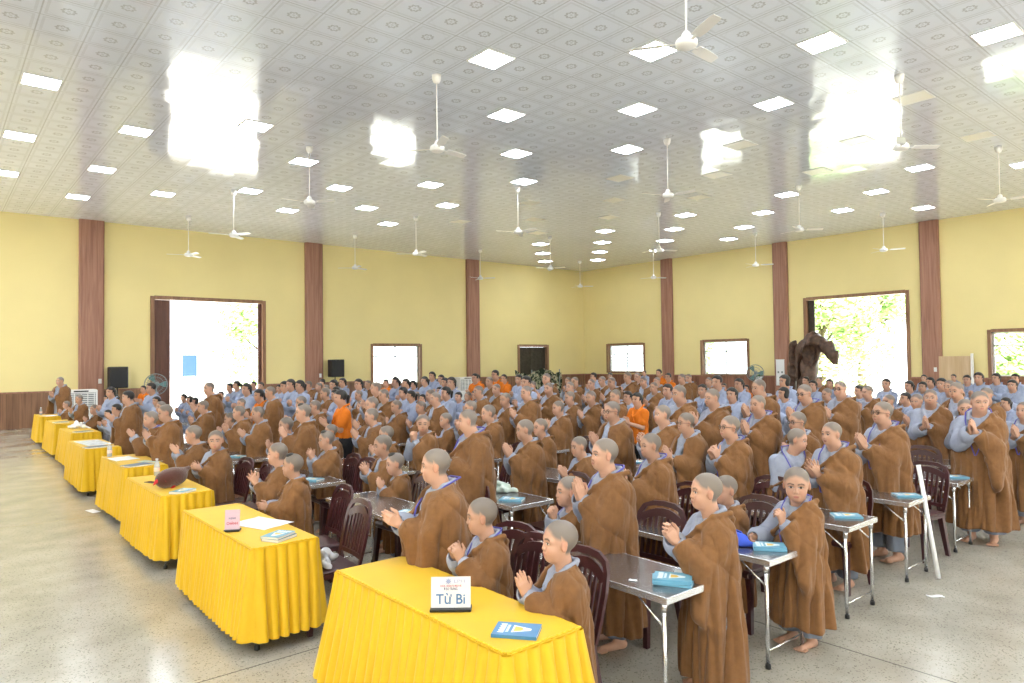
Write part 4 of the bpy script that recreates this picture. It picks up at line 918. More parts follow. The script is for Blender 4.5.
FAR = [
 (2.75, 22.076, 217.0, 1.693, 'B', 8, 0, '', 'brown-robed person standing tallest against the wainscot beside the white air cooler'),
 (2.87, 22.794, 216.3, 1.397, 'B', 3, 0, '', 'shaven person in brown robe, third from the aisle at the eighth yellow table'),
 (2.87, 24.015, 222.8, 1.183, 'u', 1, 0, '', 'short-haired person in blue shirt, fifth from the aisle at the eighth yellow table'),
 (2.87, 23.379, 217.1, 0.914, 'B', 0, 0, '', 'shaven person in brown robe, fourth from the aisle at the eighth yellow table'),
 (2.75, 21.02, 205.5, 1.09, 'B', 1, 0, '', 'shaven person in brown robe, first from the aisle at the eighth yellow table'),
 (2.75, 19.038, 207.4, 1.302, 'B', 5, 0, '', 'shaven person in brown robe, first from the aisle at the seventh yellow table'),
 (2.87, 19.773, 203.6, 1.062, 'U', 'long', 0, '', 'person with long hair, blue tunic, second from the aisle at the seventh yellow table'),
 (2.75, 17.104, 195.7, 1.157, 'B', 0, 0, '', 'shaven person in brown robe, third from the aisle at the sixth yellow table'),
 (2.993, 16.735, 202.8, 1.526, 'U', 'long', 0, '', 'person with long hair, blue tunic, second from the aisle at the sixth yellow table'),
 (3.62, 20.808, 206.6, 1.199, 'U', 'tail', 0, '', 'person with ponytail, blue tunic, twenty-second from the aisle in the first row'),
 (3.62, 19.719, 213.5, 1.255, 'U', 'tail', 0, '', 'person with ponytail, blue tunic, twenty-first from the aisle in the first row'),
 (2.62, 14.093, 194.8, 1.295, 'u', 1, 0, '', 'short-haired person in blue shirt, second from the aisle at the fifth yellow table'),
 (2.867, 16.314, 197.8, 1.072, 'u', 1, 0, '', 'short-haired person in blue shirt, first from the aisle at the sixth yellow table'),
 (2.56, 12.814, 182.0, 1.564, 'B', 8, 0, 'cap', 'dark-haired person in long brown robe standing tall behind the fifth yellow table'),
 (4.78, 22.169, 209.4, 1.384, 'O', 'cap', 0, '', 'short-haired person in orange shirt, twenty-first from the aisle in the second row'),
 (3.744, 16.579, 200.3, 1.594, 'u', 1, 0, '', 'short-haired person in blue shirt, nineteenth from the aisle in the first row'),
 (3.86, 17.452, 196.8, 1.287, 'U', 'tail', 0, '', 'person with ponytail, blue tunic, twentieth from the aisle in the first row'),
 (3.736, 16.14, 199.3, 1.312, 'U', 'long', 0, '', 'person with long hair, blue tunic, eighteenth from the aisle in the first row'),
 (3.62, 15.264, 191.9, 1.254, 'B', 0, 0, '', 'shaven person in brown robe, seventeenth from the aisle in the first row'),
 (4.78, 18.022, 203.6, 1.266, 'U', 'tail', 0, '', 'person with ponytail, blue tunic, twentieth from the aisle in the second row'),
 (4.78, 17.499, 198.3, 1.235, 'U', 'bob', 0, '', 'person with bobbed hair, blue tunic, nineteenth from the aisle in the second row'),
 (4.78, 17.059, 197.1, 1.214, 'U', 'bob', 0, '', 'person with bobbed hair, blue tunic, eighteenth from the aisle in the second row'),
 (3.86, 12.895, 182.2, 1.675, 'B', 6, 0, '', 'shaven person in brown robe, sixteenth from the aisle in the first row'),
 (3.62, 12.436, 186.3, 1.379, 'B', 4, 0, '', 'shaven person in brown robe, fifteenth from the aisle in the first row'),
 (4.66, 14.844, 187.4, 1.194, 'B', 2, 0, '', 'shaven person in brown robe, seventeenth from the aisle in the second row'),
 (6.0, 19.176, 206.0, 1.257, 'U', 'long', 0, '', 'person with long hair, blue tunic, twenty-fourth from the aisle in the third row'),
 (5.88, 18.055, 196.2, 1.493, 'U', 'bun', 0, '', 'person with hair bun, blue tunic, twenty-third from the aisle in the third row'),
 (5.88, 17.532, 196.4, 1.561, 'U', 'tail', 0, '', 'person with ponytail, blue tunic, twenty-second from the aisle in the third row'),
 (4.9, 14.033, 191.1, 1.595, 'U', 'long', 0, '', 'person with long hair, blue tunic, sixteenth from the aisle in the second row'),
 (7.14, 19.914, 199.1, 1.469, 'u', 0, 0, '', 'short-haired person in blue shirt, twenty-second from the aisle in the fourth row'),
 (7.14, 19.343, 202.6, 1.457, 'u', 0, 0, '', 'short-haired person in blue shirt, twenty-first from the aisle in the fourth row'),
 (4.66, 12.673, 185.4, 1.513, 'O', 'tail', 0, '', 'person with black ponytail in orange shirt, fourteenth from the aisle in the second row'),
 (4.66, 12.114, 178.2, 1.584, 'B', 8, 0, '', 'shaven person in brown robe, thirteenth from the aisle in the second row'),
 (7.26, 18.339, 201.1, 1.404, 'U', 'long', 0, '', 'person with long hair, blue tunic, twentieth from the aisle in the fourth row'),
 (6.12, 15.125, 186.8, 1.579, 'U', 'long', 0, '', 'person with long hair, blue tunic, twenty-first from the aisle in the third row'),
 (6.0, 14.486, 188.4, 1.637, 'U', 'long', 0, '', 'person with long hair, blue tunic, twentieth from the aisle in the third row'),
 (6.0, 13.995, 194.4, 1.62, 'U', 'tail', 0, '', 'person with ponytail, blue tunic, nineteenth from the aisle in the third row'),
 (7.26, 16.414, 189.2, 1.538, 'B', 7, 0, '', 'shaven person in brown robe, nineteenth from the aisle in the fourth row'),
 (7.26, 15.83, 189.1, 1.51, 'B', 8, 0, '', 'shaven person in brown robe, eighteenth from the aisle in the fourth row'),
 (9.83, 21.197, 206.6, 1.45, 'u', 1, 0, '', 'short-haired person in blue shirt, twentieth from the aisle in the sixth row'),
 (4.66, 13.631, 192.6, 1.32, 'B', 3, 0, '', 'shaven person in brown robe, fifteenth from the aisle in the second row'),
 (3.62, 10.658, 182.2, 1.36, 'B', 4, 0, '', 'shaven person in brown robe, thirteenth from the aisle in the first row'),
 (3.86, 11.817, 182.5, 1.183, 'B', 1, 0, '', 'shaven person in brown robe, fourteenth from the aisle in the first row'),
 (3.62, 9.871, 177.6, 1.386, 'B', 5, 0, '', 'shaven person in brown robe, twelfth from the aisle in the first row'),
 (4.78, 11.089, 182.5, 1.445, 'B', 5, 0, '', 'shaven person in brown robe, twelfth from the aisle in the second row'),
 (4.78, 10.543, 180.8, 1.392, 'B', 4, 0, '', 'shaven person in brown robe, eleventh from the aisle in the second row'),
 (8.6, 18.294, 193.6, 1.364, 'B', 4, 0, '', 'shaven person in brown robe, twentieth from the aisle in the fifth row'),
 (8.48, 17.553, 203.5, 1.517, 'U', 'tail', 0, '', 'person with ponytail, blue tunic, nineteenth from the aisle in the fifth row'),
 (7.259, 14.908, 193.6, 1.42, 'U', 'tail', 0, '', 'person with ponytail, blue tunic, sixteenth from the aisle in the fourth row'),
 (4.29, 8.961, 174.3, 1.143, 'B', 2, 0, '', 'shaven person in brown robe, eleventh from the aisle in the first row'),
 (8.72, 18.818, 197.5, 1.484, 'U', 'bun', 0, '', 'person with hair bun, blue tunic, twenty-first from the aisle in the fifth row'),
 (7.381, 15.33, 195.2, 1.567, 'U', 'long', 0, '', 'person with long hair, blue tunic, seventeenth from the aisle in the fourth row'),
 (8.48, 17.054, 188.0, 1.567, 'U', 'long', 0, '', 'person with long hair, blue tunic, eighteenth from the aisle in the fifth row'),
 (6.0, 12.774, 181.5, 1.499, 'B', 4, 0, '', 'shaven person in brown robe, eighteenth from the aisle in the third row'),
 (6.0, 12.331, 184.5, 1.469, 'U', 'tail', 0, '', 'person with ponytail, blue tunic, seventeenth from the aisle in the third row'),
 (4.78, 9.641, 169.8, 1.573, 'O', 'tail', 0, '', 'person with black ponytail in orange shirt, tenth from the aisle in the second row'),
 (7.38, 14.063, 194.3, 1.611, 'U', 'long', 0, '', 'person with long hair, blue tunic, fifteenth from the aisle in the fourth row'),
 (9.83, 18.174, 199.2, 1.455, 'B', 5, 0, '', 'shaven person in brown robe, nineteenth from the aisle in the sixth row'),
 (6.0, 10.752, 181.3, 1.65, 'B', 7, 0, '', 'shaven person in brown robe, fifteenth from the aisle in the third row'),
 (9.83, 17.135, 195.8, 1.5, 'O', 'cap', 0, '', 'short-haired person in orange shirt, eighteenth from the aisle in the sixth row'),
 (8.6, 14.508, 190.3, 1.619, 'U', 'tail', 0, '', 'person with ponytail, blue tunic, seventeenth from the aisle in the fifth row'),
 (8.6, 14.046, 191.3, 1.588, 'U', 'tail', 0, '', 'person with ponytail, blue tunic, sixteenth from the aisle in the fifth row'),
 (9.83, 15.703, 191.3, 1.486, 'U', 'tail', 0, '', 'person with ponytail, blue tunic, seventeenth from the aisle in the sixth row'),
 (9.83, 15.136, 189.8, 1.591, 'U', 'tail', 0, '', 'person with ponytail, blue tunic, sixteenth from the aisle in the sixth row'),
 (11.1, 16.72, 191.7, 1.68, 'U', 'long', 0, '', 'person with long hair, blue tunic, sixteenth from the aisle in the seventh row'),
 (11.1, 16.26, 186.0, 1.595, 'U', 'long', 0, '', 'person with long hair, blue tunic, fifteenth from the aisle in the seventh row'),
 (9.83, 14.237, 183.1, 1.569, 'U', 'long', 0, '', 'person with long hair, blue tunic, fourteenth from the aisle in the sixth row'),
 (8.601, 12.204, 187.5, 1.641, 'U', 'long', 0, '', 'person with long hair, blue tunic, thirteenth from the aisle in the fifth row'),
 (12.23, 18.205, 194.8, 1.413, 'U', 'long', 0, '', 'person with long hair, blue tunic, thirteenth from the aisle in the eighth row'),
 (5.905, 10.322, 184.9, 1.539, 'B', 7, 0, '', 'shaven person in brown robe, fourteenth from the aisle in the third row'),
 (7.26, 11.949, 181.3, 1.476, 'U', 'tail', 0, '', 'person with ponytail, blue tunic, thirteenth from the aisle in the fourth row'),
 (7.14, 13.588, 181.1, 1.384, 'B', 5, 0, '', 'shaven person in brown robe, fourteenth from the aisle in the fourth row'),
 (6.0, 11.302, 175.0, 1.301, 'B', 5, 0, '', 'shaven person in brown robe, sixteenth from the aisle in the third row'),
 (4.9, 8.902, 169.5, 1.497, 'B', 3, 0, '', 'shaven person in brown robe, ninth from the aisle in the second row'),
 (5.884, 9.882, 179.0, 1.37, 'B', 4, 0, '', 'shaven person in brown robe, thirteenth from the aisle in the third row'),
 (8.602, 13.579, 180.8, 1.277, 'B', 4, 0, '', 'shaven person in brown robe, fifteenth from the aisle in the fifth row'),
 (7.14, 11.466, 176.9, 1.429, 'U', 'tail', 0, '', 'person with ponytail, blue tunic, twelfth from the aisle in the fourth row'),
 (8.478, 13.156, 183.6, 1.249, 'U', 'long', 0, '', 'person with long hair, blue tunic, fourteenth from the aisle in the fifth row'),
 (6.108, 9.504, 171.4, 1.352, 'B', 3, 0, '', 'shaven person in brown robe, twelfth from the aisle in the third row'),
 (7.26, 10.968, 181.5, 1.464, 'B', 4, 0, '', 'shaven person in brown robe, eleventh from the aisle in the fourth row'),
 (6.101, 9.064, 175.6, 1.508, 'B', 8, 0, '', 'shaven person in brown robe, eleventh from the aisle in the third row'),
 (7.26, 10.453, 177.7, 1.518, 'U', 'tail', 0, '', 'person with ponytail, blue tunic, tenth from the aisle in the fourth row'),
 (9.95, 14.665, 190.0, 1.328, 'U', 'long', 0, '', 'person with long hair, blue tunic, fifteenth from the aisle in the sixth row'),
 (8.479, 11.782, 184.5, 1.341, 'u', 0, 0, '', 'short-haired person in blue shirt, twelfth from the aisle in the fifth row'),
 (9.71, 13.116, 184.0, 1.262, 'B', 0, 0, '', 'shaven person in brown robe, thirteenth from the aisle in the sixth row'),
 (6.0, 8.013, 174.1, 1.424, 'B', 4, 0, '', 'shaven person in brown robe, ninth from the aisle in the third row'),
 (8.6, 11.347, 182.1, 1.381, 'u', 1, 0, '', 'short-haired person in blue shirt, eleventh from the aisle in the fifth row'),
 (11.1, 14.671, 188.8, 1.645, 'O', 'cap', 0, '', 'short-haired person in orange shirt, fourteenth from the aisle in the seventh row'),
 (5.88, 8.481, 168.0, 1.232, 'B', 2, 0, '', 'shaven person in brown robe, tenth from the aisle in the third row'),
 (4.347, 7.542, 166.4, 1.21, 'B', 1, 0, '', 'shaven person in brown robe, seventh from the aisle in the first row'),
 (4.72, 6.225, 163.1, 1.049, 'B', 2, 0, '', 'shaven person in brown robe, sixth from the aisle in the second row'),
 (12.35, 16.22, 193.1, 1.578, 'O', 'cap', 0, '', 'short-haired person in orange shirt, twelfth from the aisle in the eighth row'),
 (11.1, 13.805, 181.0, 1.738, 'O', 'cap', 0, '', 'short-haired person in orange shirt, thirteenth from the aisle in the seventh row'),
 (12.35, 14.991, 191.2, 1.59, 'O', 'cap', 0, '', 'short-haired person in orange shirt, eleventh from the aisle in the eighth row'),
 (9.83, 12.44, 182.3, 1.617, 'B', 6, 0, '', 'shaven person in brown robe, twelfth from the aisle in the sixth row'),
 (7.26, 9.473, 173.2, 1.566, 'B', 8, 0, '', 'shaven person in brown robe, ninth from the aisle in the fourth row'),
 (8.6, 10.662, 183.7, 1.532, 'B', 6, 0, '', 'shaven person in brown robe, tenth from the aisle in the fifth row'),
 (7.14, 8.614, 175.0, 1.474, 'B', 3, 0, '', 'shaven person in brown robe, eighth from the aisle in the fourth row'),
 (11.1, 12.9, 186.5, 1.628, 'U', 'long', 0, '', 'person with long hair, blue tunic, twelfth from the aisle in the seventh row'),
 (8.72, 9.907, 177.8, 1.685, 'u', 0, 0, '', 'short-haired person in blue shirt, ninth from the aisle in the fifth row'),
 (9.83, 10.969, 186.4, 1.545, 'B', 8, 0, '', 'shaven person in brown robe, eleventh from the aisle in the sixth row'),
 (7.14, 8.097, 170.5, 1.594, 'B', 6, 0, '', 'shaven person in brown robe, seventh from the aisle in the fourth row'),
 (9.83, 10.528, 183.9, 1.711, 'B', 6, 0, '', 'shaven person in brown robe, tenth from the aisle in the sixth row'),
 (8.6, 9.152, 179.2, 1.581, 'B', 6, 0, '', 'shaven person in brown robe, eighth from the aisle in the fifth row'),
 (7.14, 7.385, 171.8, 1.389, 'B', 4, 0, '', 'shaven person in brown robe, sixth from the aisle in the fourth row'),
 (8.48, 8.489, 176.7, 1.444, 'B', 4, 0, '', 'shaven person in brown robe, seventh from the aisle in the fifth row'),
 (9.83, 9.845, 176.8, 1.55, 'B', 6, 0, '', 'shaven person in brown robe, ninth from the aisle in the sixth row'),
 (14.85, 14.968, 190.7, 1.451, 'B', 4, 0, '', 'shaven person in brown robe, eighth from the aisle in the tenth row'),
 (11.1, 10.966, 177.9, 1.601, 'B', 6, 0, '', 'shaven person in brown robe, eleventh from the aisle in the seventh row'),
 (8.532, 8.048, 172.5, 1.464, 'B', 3, 0, '', 'shaven person in brown robe, sixth from the aisle in the fifth row'),
 (11.1, 10.464, 181.1, 1.561, 'B', 6, 0, '', 'shaven person in brown robe, tenth from the aisle in the seventh row'),
 (14.85, 13.913, 178.8, 1.592, 'u', 1, 0, '', 'short-haired person in blue shirt, seventh from the aisle in the tenth row'),
 (12.35, 11.283, 183.9, 1.581, 'B', 7, 0, '', 'shaven person in brown robe, tenth from the aisle in the eighth row'),
 (11.1, 9.874, 171.7, 1.608, 'B', 6, 0, '', 'shaven person in brown robe, ninth from the aisle in the seventh row'),
 (17.35, 15.533, 191.7, 1.524, 'u', 0, 0, '', 'short-haired person in blue shirt, eighth from the aisle in the twelfth row'),
 (8.666, 7.629, 170.8, 1.488, 'B', 3, 0, '', 'shaven person in brown robe, fifth from the aisle in the fifth row'),
 (12.35, 10.488, 179.4, 1.686, 'B', 7, 0, '', 'shaven person in brown robe, ninth from the aisle in the eighth row'),
 (13.6, 11.245, 179.8, 1.641, 'B', 6, 0, '', 'shaven person in brown robe, sixth from the aisle in the ninth row'),
 (12.35, 10.034, 180.1, 1.579, 'B', 8, 0, '', 'shaven person in brown robe, eighth from the aisle in the eighth row'),
 (23.6, 19.166, 197.1, 1.467, 'u', 1, 0, '', 'short-haired person in blue shirt, second from the aisle in the seventeenth row'),
 (17.35, 13.506, 179.4, 1.644, 'O', 'cap', 0, '', 'short-haired person in orange shirt, seventh from the aisle in the twelfth row'),
 (16.1, 12.205, 176.8, 1.564, 'O', 'cap', 0, '', 'short-haired person in orange shirt, fourth from the aisle in the eleventh row'),
 (13.6, 9.904, 176.4, 1.62, 'B', 7, 0, '', 'shaven person in brown robe, fourth from the aisle in the ninth row'),
 (14.85, 10.623, 178.4, 1.582, 'B', 6, 0, '', 'shaven person in brown robe, sixth from the aisle in the tenth row'),
 (13.6, 10.639, 179.2, 1.537, 'B', 8, 0, '', 'shaven person in brown robe, fifth from the aisle in the ninth row'),
 (11.1, 8.764, 176.4, 1.521, 'B', 6, 0, '', 'shaven person in brown robe, eighth from the aisle in the seventh row'),
 (9.846, 8.653, 167.7, 1.429, 'B', 4, 0, '', 'shaven person in brown robe, eighth from the aisle in the sixth row'),
 (9.694, 8.24, 173.3, 1.401, 'U', 'bun', 0, '', 'person with hair bun, blue tunic, seventh from the aisle in the sixth row'),
 (8.6, 7.119, 175.8, 1.452, 'O', 'tail', 0, '', 'person with black ponytail in orange shirt, fourth from the aisle in the fifth row'),
 (9.83, 7.457, 174.0, 1.544, 'U', 'bun', 0, '', 'person with hair bun, blue tunic, sixth from the aisle in the sixth row'),
 (11.111, 7.638, 175.5, 1.495, 'u', 0, 0, '', 'short-haired person in blue shirt, seventh from the aisle in the seventh row'),
 (14.85, 10.022, 177.1, 1.505, 'B', 8, 0, '', 'shaven person in brown robe, fifth from the aisle in the tenth row'),
 (10.969, 7.222, 175.6, 1.665, 'U', 'bun', 0, '', 'person with hair bun, blue tunic, sixth from the aisle in the seventh row'),
 (17.35, 11.221, 179.9, 1.247, 'O', 'cap', 0, '', 'short-haired person in orange shirt, sixth from the aisle in the twelfth row'),
 (9.83, 6.209, 171.7, 1.509, 'U', 'long', 0, '', 'person with long hair, blue tunic, fifth from the aisle in the sixth row'),
 (12.35, 7.631, 178.5, 1.568, 'U', 'tail', 0, '', 'person with ponytail, blue tunic, seventh from the aisle in the eighth row'),
 (13.6, 8.369, 168.5, 1.379, 'U', 'tail', 0, '', 'person with ponytail, blue tunic, third from the aisle in the ninth row'),
 (17.35, 10.516, 175.9, 1.218, 'O', 'tail', 0, '', 'person with black ponytail in orange shirt, fifth from the aisle in the twelfth row'),
 (12.35, 6.664, 172.4, 1.646, 'U', 'bob', 0, '', 'person with bobbed hair, blue tunic, sixth from the aisle in the eighth row'),
 (11.1, 6.008, 167.0, 1.475, 'U', 'bob', 0, '', 'person with bobbed hair, blue tunic, fifth from the aisle in the seventh row'),
 (17.478, 8.871, 183.3, 1.463, 'u', 1, 0, '', 'short-haired person in blue shirt, fourth from the aisle in the twelfth row'),
 (14.85, 7.38, 169.4, 1.46, 'U', 'long', 0, '', 'person with long hair, blue tunic, fourth from the aisle in the tenth row'),
 (17.342, 8.452, 170.4, 1.477, 'B', 3, 0, '', 'shaven person in brown robe, third from the aisle in the twelfth row'),
 (16.1, 7.607, 174.4, 1.453, 'U', 'long', 0, '', 'person with long hair, blue tunic, third from the aisle in the eleventh row'),
 (12.35, 5.868, 168.3, 1.421, 'B', 4, 0, '', 'shaven person in brown robe, fifth from the aisle in the eighth row'),
 (9.83, 4.48, 163.5, 1.645, 'B', 6, 1, '', 'shaven person in glasses and brown robe, fourth from the aisle in the sixth row'),
 (13.6, 5.85, 165.6, 1.425, 'u', 1, 0, '', 'short-haired person in blue shirt, second from the aisle in the ninth row'),
 (12.35, 5.163, 163.8, 1.483, 'B', 4, 0, '', 'shaven person in brown robe, fourth from the aisle in the eighth row'),
 (14.858, 5.862, 167.2, 1.522, 'u', 0, 0, '', 'short-haired person in blue shirt, third from the aisle in the tenth row'),
 (11.1, 5.209, 166.4, 1.057, 'B', 1, 0, '', 'shaven person in brown robe, fourth from the aisle in the seventh row'),
 (11.22, 4.384, 168.5, 1.402, 'B', 4, 0, '', 'shaven person in brown robe, third from the aisle in the seventh row'),
 (14.842, 5.423, 165.5, 1.483, 'U', 'tail', 0, '', 'person with ponytail, blue tunic, second from the aisle in the tenth row'),
 (16.1, 5.623, 167.2, 1.422, 'U', 'bun', 0, '', 'person with hair bun, blue tunic, second from the aisle in the eleventh row'),
 (17.35, 5.895, 164.4, 1.478, 'U', 'tail', 0, '', 'person with ponytail, blue tunic, second from the aisle in the twelfth row'),
 (22.35, 7.778, 172.6, 1.408, 'u', 0, 0, '', 'short-haired person in blue shirt, first from the aisle in the sixteenth row'),
 (12.35, 4.565, 160.6, 1.378, 'U', 'tail', 0, '', 'person with ponytail, blue tunic, third from the aisle in the eighth row'),
 (11.1, 3.955, 163.1, 1.428, 'B', 3, 0, '', 'shaven person in brown robe, second from the aisle in the seventh row'),
 (9.868, 3.367, 185.5, 1.555, 'B', 6, 0, '', 'shaven brown-robed person facing the camera, third from the aisle in the sixth row'),
 (14.85, 4.857, 165.2, 1.541, 'U', 'long', 0, '', 'person with long hair, blue tunic, first from the aisle in the tenth row'),
 (12.35, 3.919, 157.0, 1.592, 'B', 6, 0, '', 'shaven person in brown robe, second from the aisle in the eighth row'),
 (24.85, 7.789, 180.7, 1.363, 'u', 1, 0, '', 'short-haired person in blue shirt, first from the aisle in the eighteenth row'),
 (18.6, 5.556, 176.4, 1.503, 'U', 'bun', 0, '', 'person with hair bun, blue tunic, second from the aisle in the thirteenth row'),
 (17.35, 4.96, 164.4, 1.597, 'U', 'long', 0, '', 'person with long hair, blue tunic, first from the aisle in the twelfth row'),
 (21.1, 6.255, 168.3, 1.181, 'u', 1, 0, '', 'short-haired person in blue shirt, first from the aisle in the fifteenth row'),
 (18.6, 4.965, 167.4, 1.549, 'U', 'tail', 0, '', 'person with ponytail, blue tunic, first from the aisle in the thirteenth row'),
 (19.85, 4.918, 167.8, 1.51, 'U', 'bun', 0, '', 'person with hair bun, blue tunic, first from the aisle in the fourteenth row'),
 (16.1, 4.043, 164.9, 1.487, 'U', 'long', 0, '', 'person with long hair, blue tunic, first from the aisle in the eleventh row'),
 (13.6, 3.499, 157.8, 1.271, 'U', 'tail', 0, '', 'person with ponytail, blue tunic, first from the aisle in the ninth row'),
 (23.6, 6.06, 174.9, 1.095, 'O', 'tail', 0, '', 'person with black ponytail in orange shirt, first from the aisle in the seventeenth row'),
]
CHAIRS = [
 (2.565, 5.759, -5.277, 'maroon plastic chair behind the pink sign table, farther of two side by side'),
 (2.365, 5.065, -4.063, 'maroon plastic chair with the grey cloth on its seat'),
 (2.656, 3.248, 1.841, 'maroon plastic chair between the two nearest persons at the name card table'),
 (2.643, 2.868, -6.479, 'maroon plastic chair right behind the person beside the blue book'),
 (4.004, 3.325, 2.475, 'maroon plastic chair behind the booklet desk, beside the full length robe'),
 (4.875, 3.659, 2.62, 'maroon plastic chair behind the desk with the blue bag, farther of two'),
 (4.762, 2.965, -1.911, 'maroon plastic chair behind the desk with the blue bag, nearest the aisle'),
 (7.214, 4.932, -6.162, 'maroon plastic chair in the fourth row behind the person in dark glasses'),
 (5.669, 3.376, -3.097, 'maroon plastic chair beside the stocky person looking back'),
 (6.075, 2.863, -0.738, 'maroon plastic chair at the aisle end of the third desk row'),
 (8.888, 3.216, 5.134, 'maroon plastic chair at the aisle, farthest one behind the leaning stick'),
 (7.562, 2.762, -7.374, 'maroon plastic chair touching the top of the leaning stick'),
 (3.524, 5.054, 6.111, 'maroon plastic chair just behind the tallest person at the name card table'),
 (2.754, 3.552, 7.702, 'maroon plastic chair behind the person with raised hands at the name card table'),
 (4.67, 5.896, -5.861, 'maroon plastic chair in the second row beside a papers strewn desk end'),
 (3.563, 5.909, 2.5, 'maroon plastic chair in the first desk row between two praying persons'),
 (5.746, 7.023, -5.106, 'maroon plastic chair in the third row, fourth block from the aisle'),
 (4.532, 4.794, -4.929, 'maroon plastic chair behind the small person with clasped hands at the mouth'),
 (6.89, 6.823, 6.104, 'maroon plastic chair behind the small low person in the second row'),
 (2.554, 8.174, 3.384, 'maroon plastic chair behind the plush bird table, farther of two'),
 (2.6, 7.701, -6.861, 'maroon plastic chair behind the plush bird table, nearer of two'),
 (3.619, 7.614, -3.102, 'maroon plastic chair in the first desk row with a pale cloth over its back'),
 (4.621, 9.47, 5.696, 'maroon plastic chair near the volunteer in orange, in the second row'),
 (3.58, 7.146, 2.26, 'maroon plastic chair in the first desk row, next to the cloth draped one'),
]
# ---------------------------------------------------------------- yellow skirted tables
M_CLOTH = mat('yellow_satin', (.70, .42, .006), .5, .35, noise=.05, nscale=3, bump=.05, bscale=90, sheen=.1)
M_STEEL = mat('stainless_top', (.33, .32, .33), .22, .5, metal=.85, noise=.06, nscale=4)
M_CHROME = mat('steel_tube', (.74, .75, .78), .22, .5, metal=.9)
M_RIM = mat('steel_rim', (.80, .81, .84), .25, .5, metal=.8)
M_CHAIR = mat('maroon_plastic', (.048, .012, .015), .32, .5, noise=.05, nscale=6)
def skirt_mesh(x0, x1, y0, y1, ztop, zbot, flare, seed):
    r = random.Random(seed); c = .035
    # rounded rectangle, walked counter-clockwise
    P = []
    def arc(cx, cy, a0):
        for k in range(7):
            a = a0 + k / 6 * math.pi / 2; P.append((cx + c * math.cos(a), cy + c * math.sin(a), math.cos(a), math.sin(a)))
    def seg(ax, ay, bx, by, nx, ny):
        n = max(2, int(math.hypot(bx - ax, by - ay) / .0095))
        for k in range(1, n): P.append((ax + (bx - ax) * k / n, ay + (by - ay) * k / n, nx, ny))
    arc(x1 - c, y1 - c, 0); seg(x1 - c, y1, x0 + c, y1, 0, 1); arc(x0 + c, y1 - c, math.pi / 2); seg(x0, y1 - c, x0, y0 + c, -1, 0)
    arc(x0 + c, y0 + c, math.pi); seg(x0 + c, y0, x1 - c, y0, 0, -1); arc(x1 - c, y0 + c, 1.5 * math.pi); seg(x1, y0 + c, x1, y1 - c, 1, 0)
    P = np.array(P); n = len(P); d = np.linalg.norm(np.roll(P[:, :2], -1, 0) - P[:, :2], axis=1); s = np.concatenate([[0], np.cumsum(d)[:-1]]); per = d.sum()
    npl = int(per / .078); ph = s / per * npl
    jit = np.array([r.uniform(-.12, .12) for _ in range(npl + 1)]); wob = np.array([r.uniform(.7, 1.3) for _ in range(npl + 1)])
    fr = np.mod(ph + jit[np.floor(ph).astype(int)] * np.sin(np.mod(ph, 1) * math.pi), 1); pw = wob[np.floor(ph).astype(int)]
    shape = np.where(fr < .72, np.sin(np.clip(fr / .72, 0, 1) * math.pi) ** .6, -1.0 * np.sin((fr - .72) / .28 * math.pi))
    R = 16; co = []
    slow = .5 * np.sin(s * 3.1 + seed) + .5 * np.sin(s * 1.7 + 2 * seed)
    for k in range(R + 1):
        t = k / R
        amp = .007 + .019 * t ** .8
        off = .004 + flare * t ** 1.1 + amp * shape * pw + .014 * t * slow
        sway = .012 * t * t * np.sin(s * 5 + seed * 2)
        x = P[:, 0] + P[:, 2] * off - P[:, 3] * sway; y = P[:, 1] + P[:, 3] * off + P[:, 2] * sway
        z = np.full(n, ztop + (zbot - ztop) * t) + (.010 * np.sin(s * 2.3 + seed) * t)
        co.append(np.stack([x, y, z], 1))
    co = np.concatenate(co); i = np.arange(n); F = []
    for k in range(R): F.append(np.stack([k * n + i, (k + 1) * n + i, (k + 1) * n + (i + 1) % n, k * n + (i + 1) % n], 1))
    return co, np.concatenate(F)[:, ::-1]
TABLES = [(1.93, 2.36, 1.66), (1.72, 4.84, 1.72), (1.74, 7.36, 1.55), (1.87, 9.68, 1.52), (1.84, 12.3, 1.66), (2.07, 15.35, 1.5), (2.12, 18.0, 1.5), (2.16, 20.95, 1.3)]
TZ = .71; TD = .49
TLAB = ['yellow skirted table with the white name card, nearest the camera', 'yellow skirted table carrying the pink clear sign and two stacked books', 'yellow skirted table with the brown plush bird on it', 'yellow skirted table with a grey folder and papers, fourth from the near end', 'yellow skirted table covered with a large pale printed sheet', 'yellow skirted table with the crumpled white paper, sixth from the near end', 'yellow skirted table with one thin book, next to the last in the row', 'yellow skirted table at the far end beside the brown wainscot']
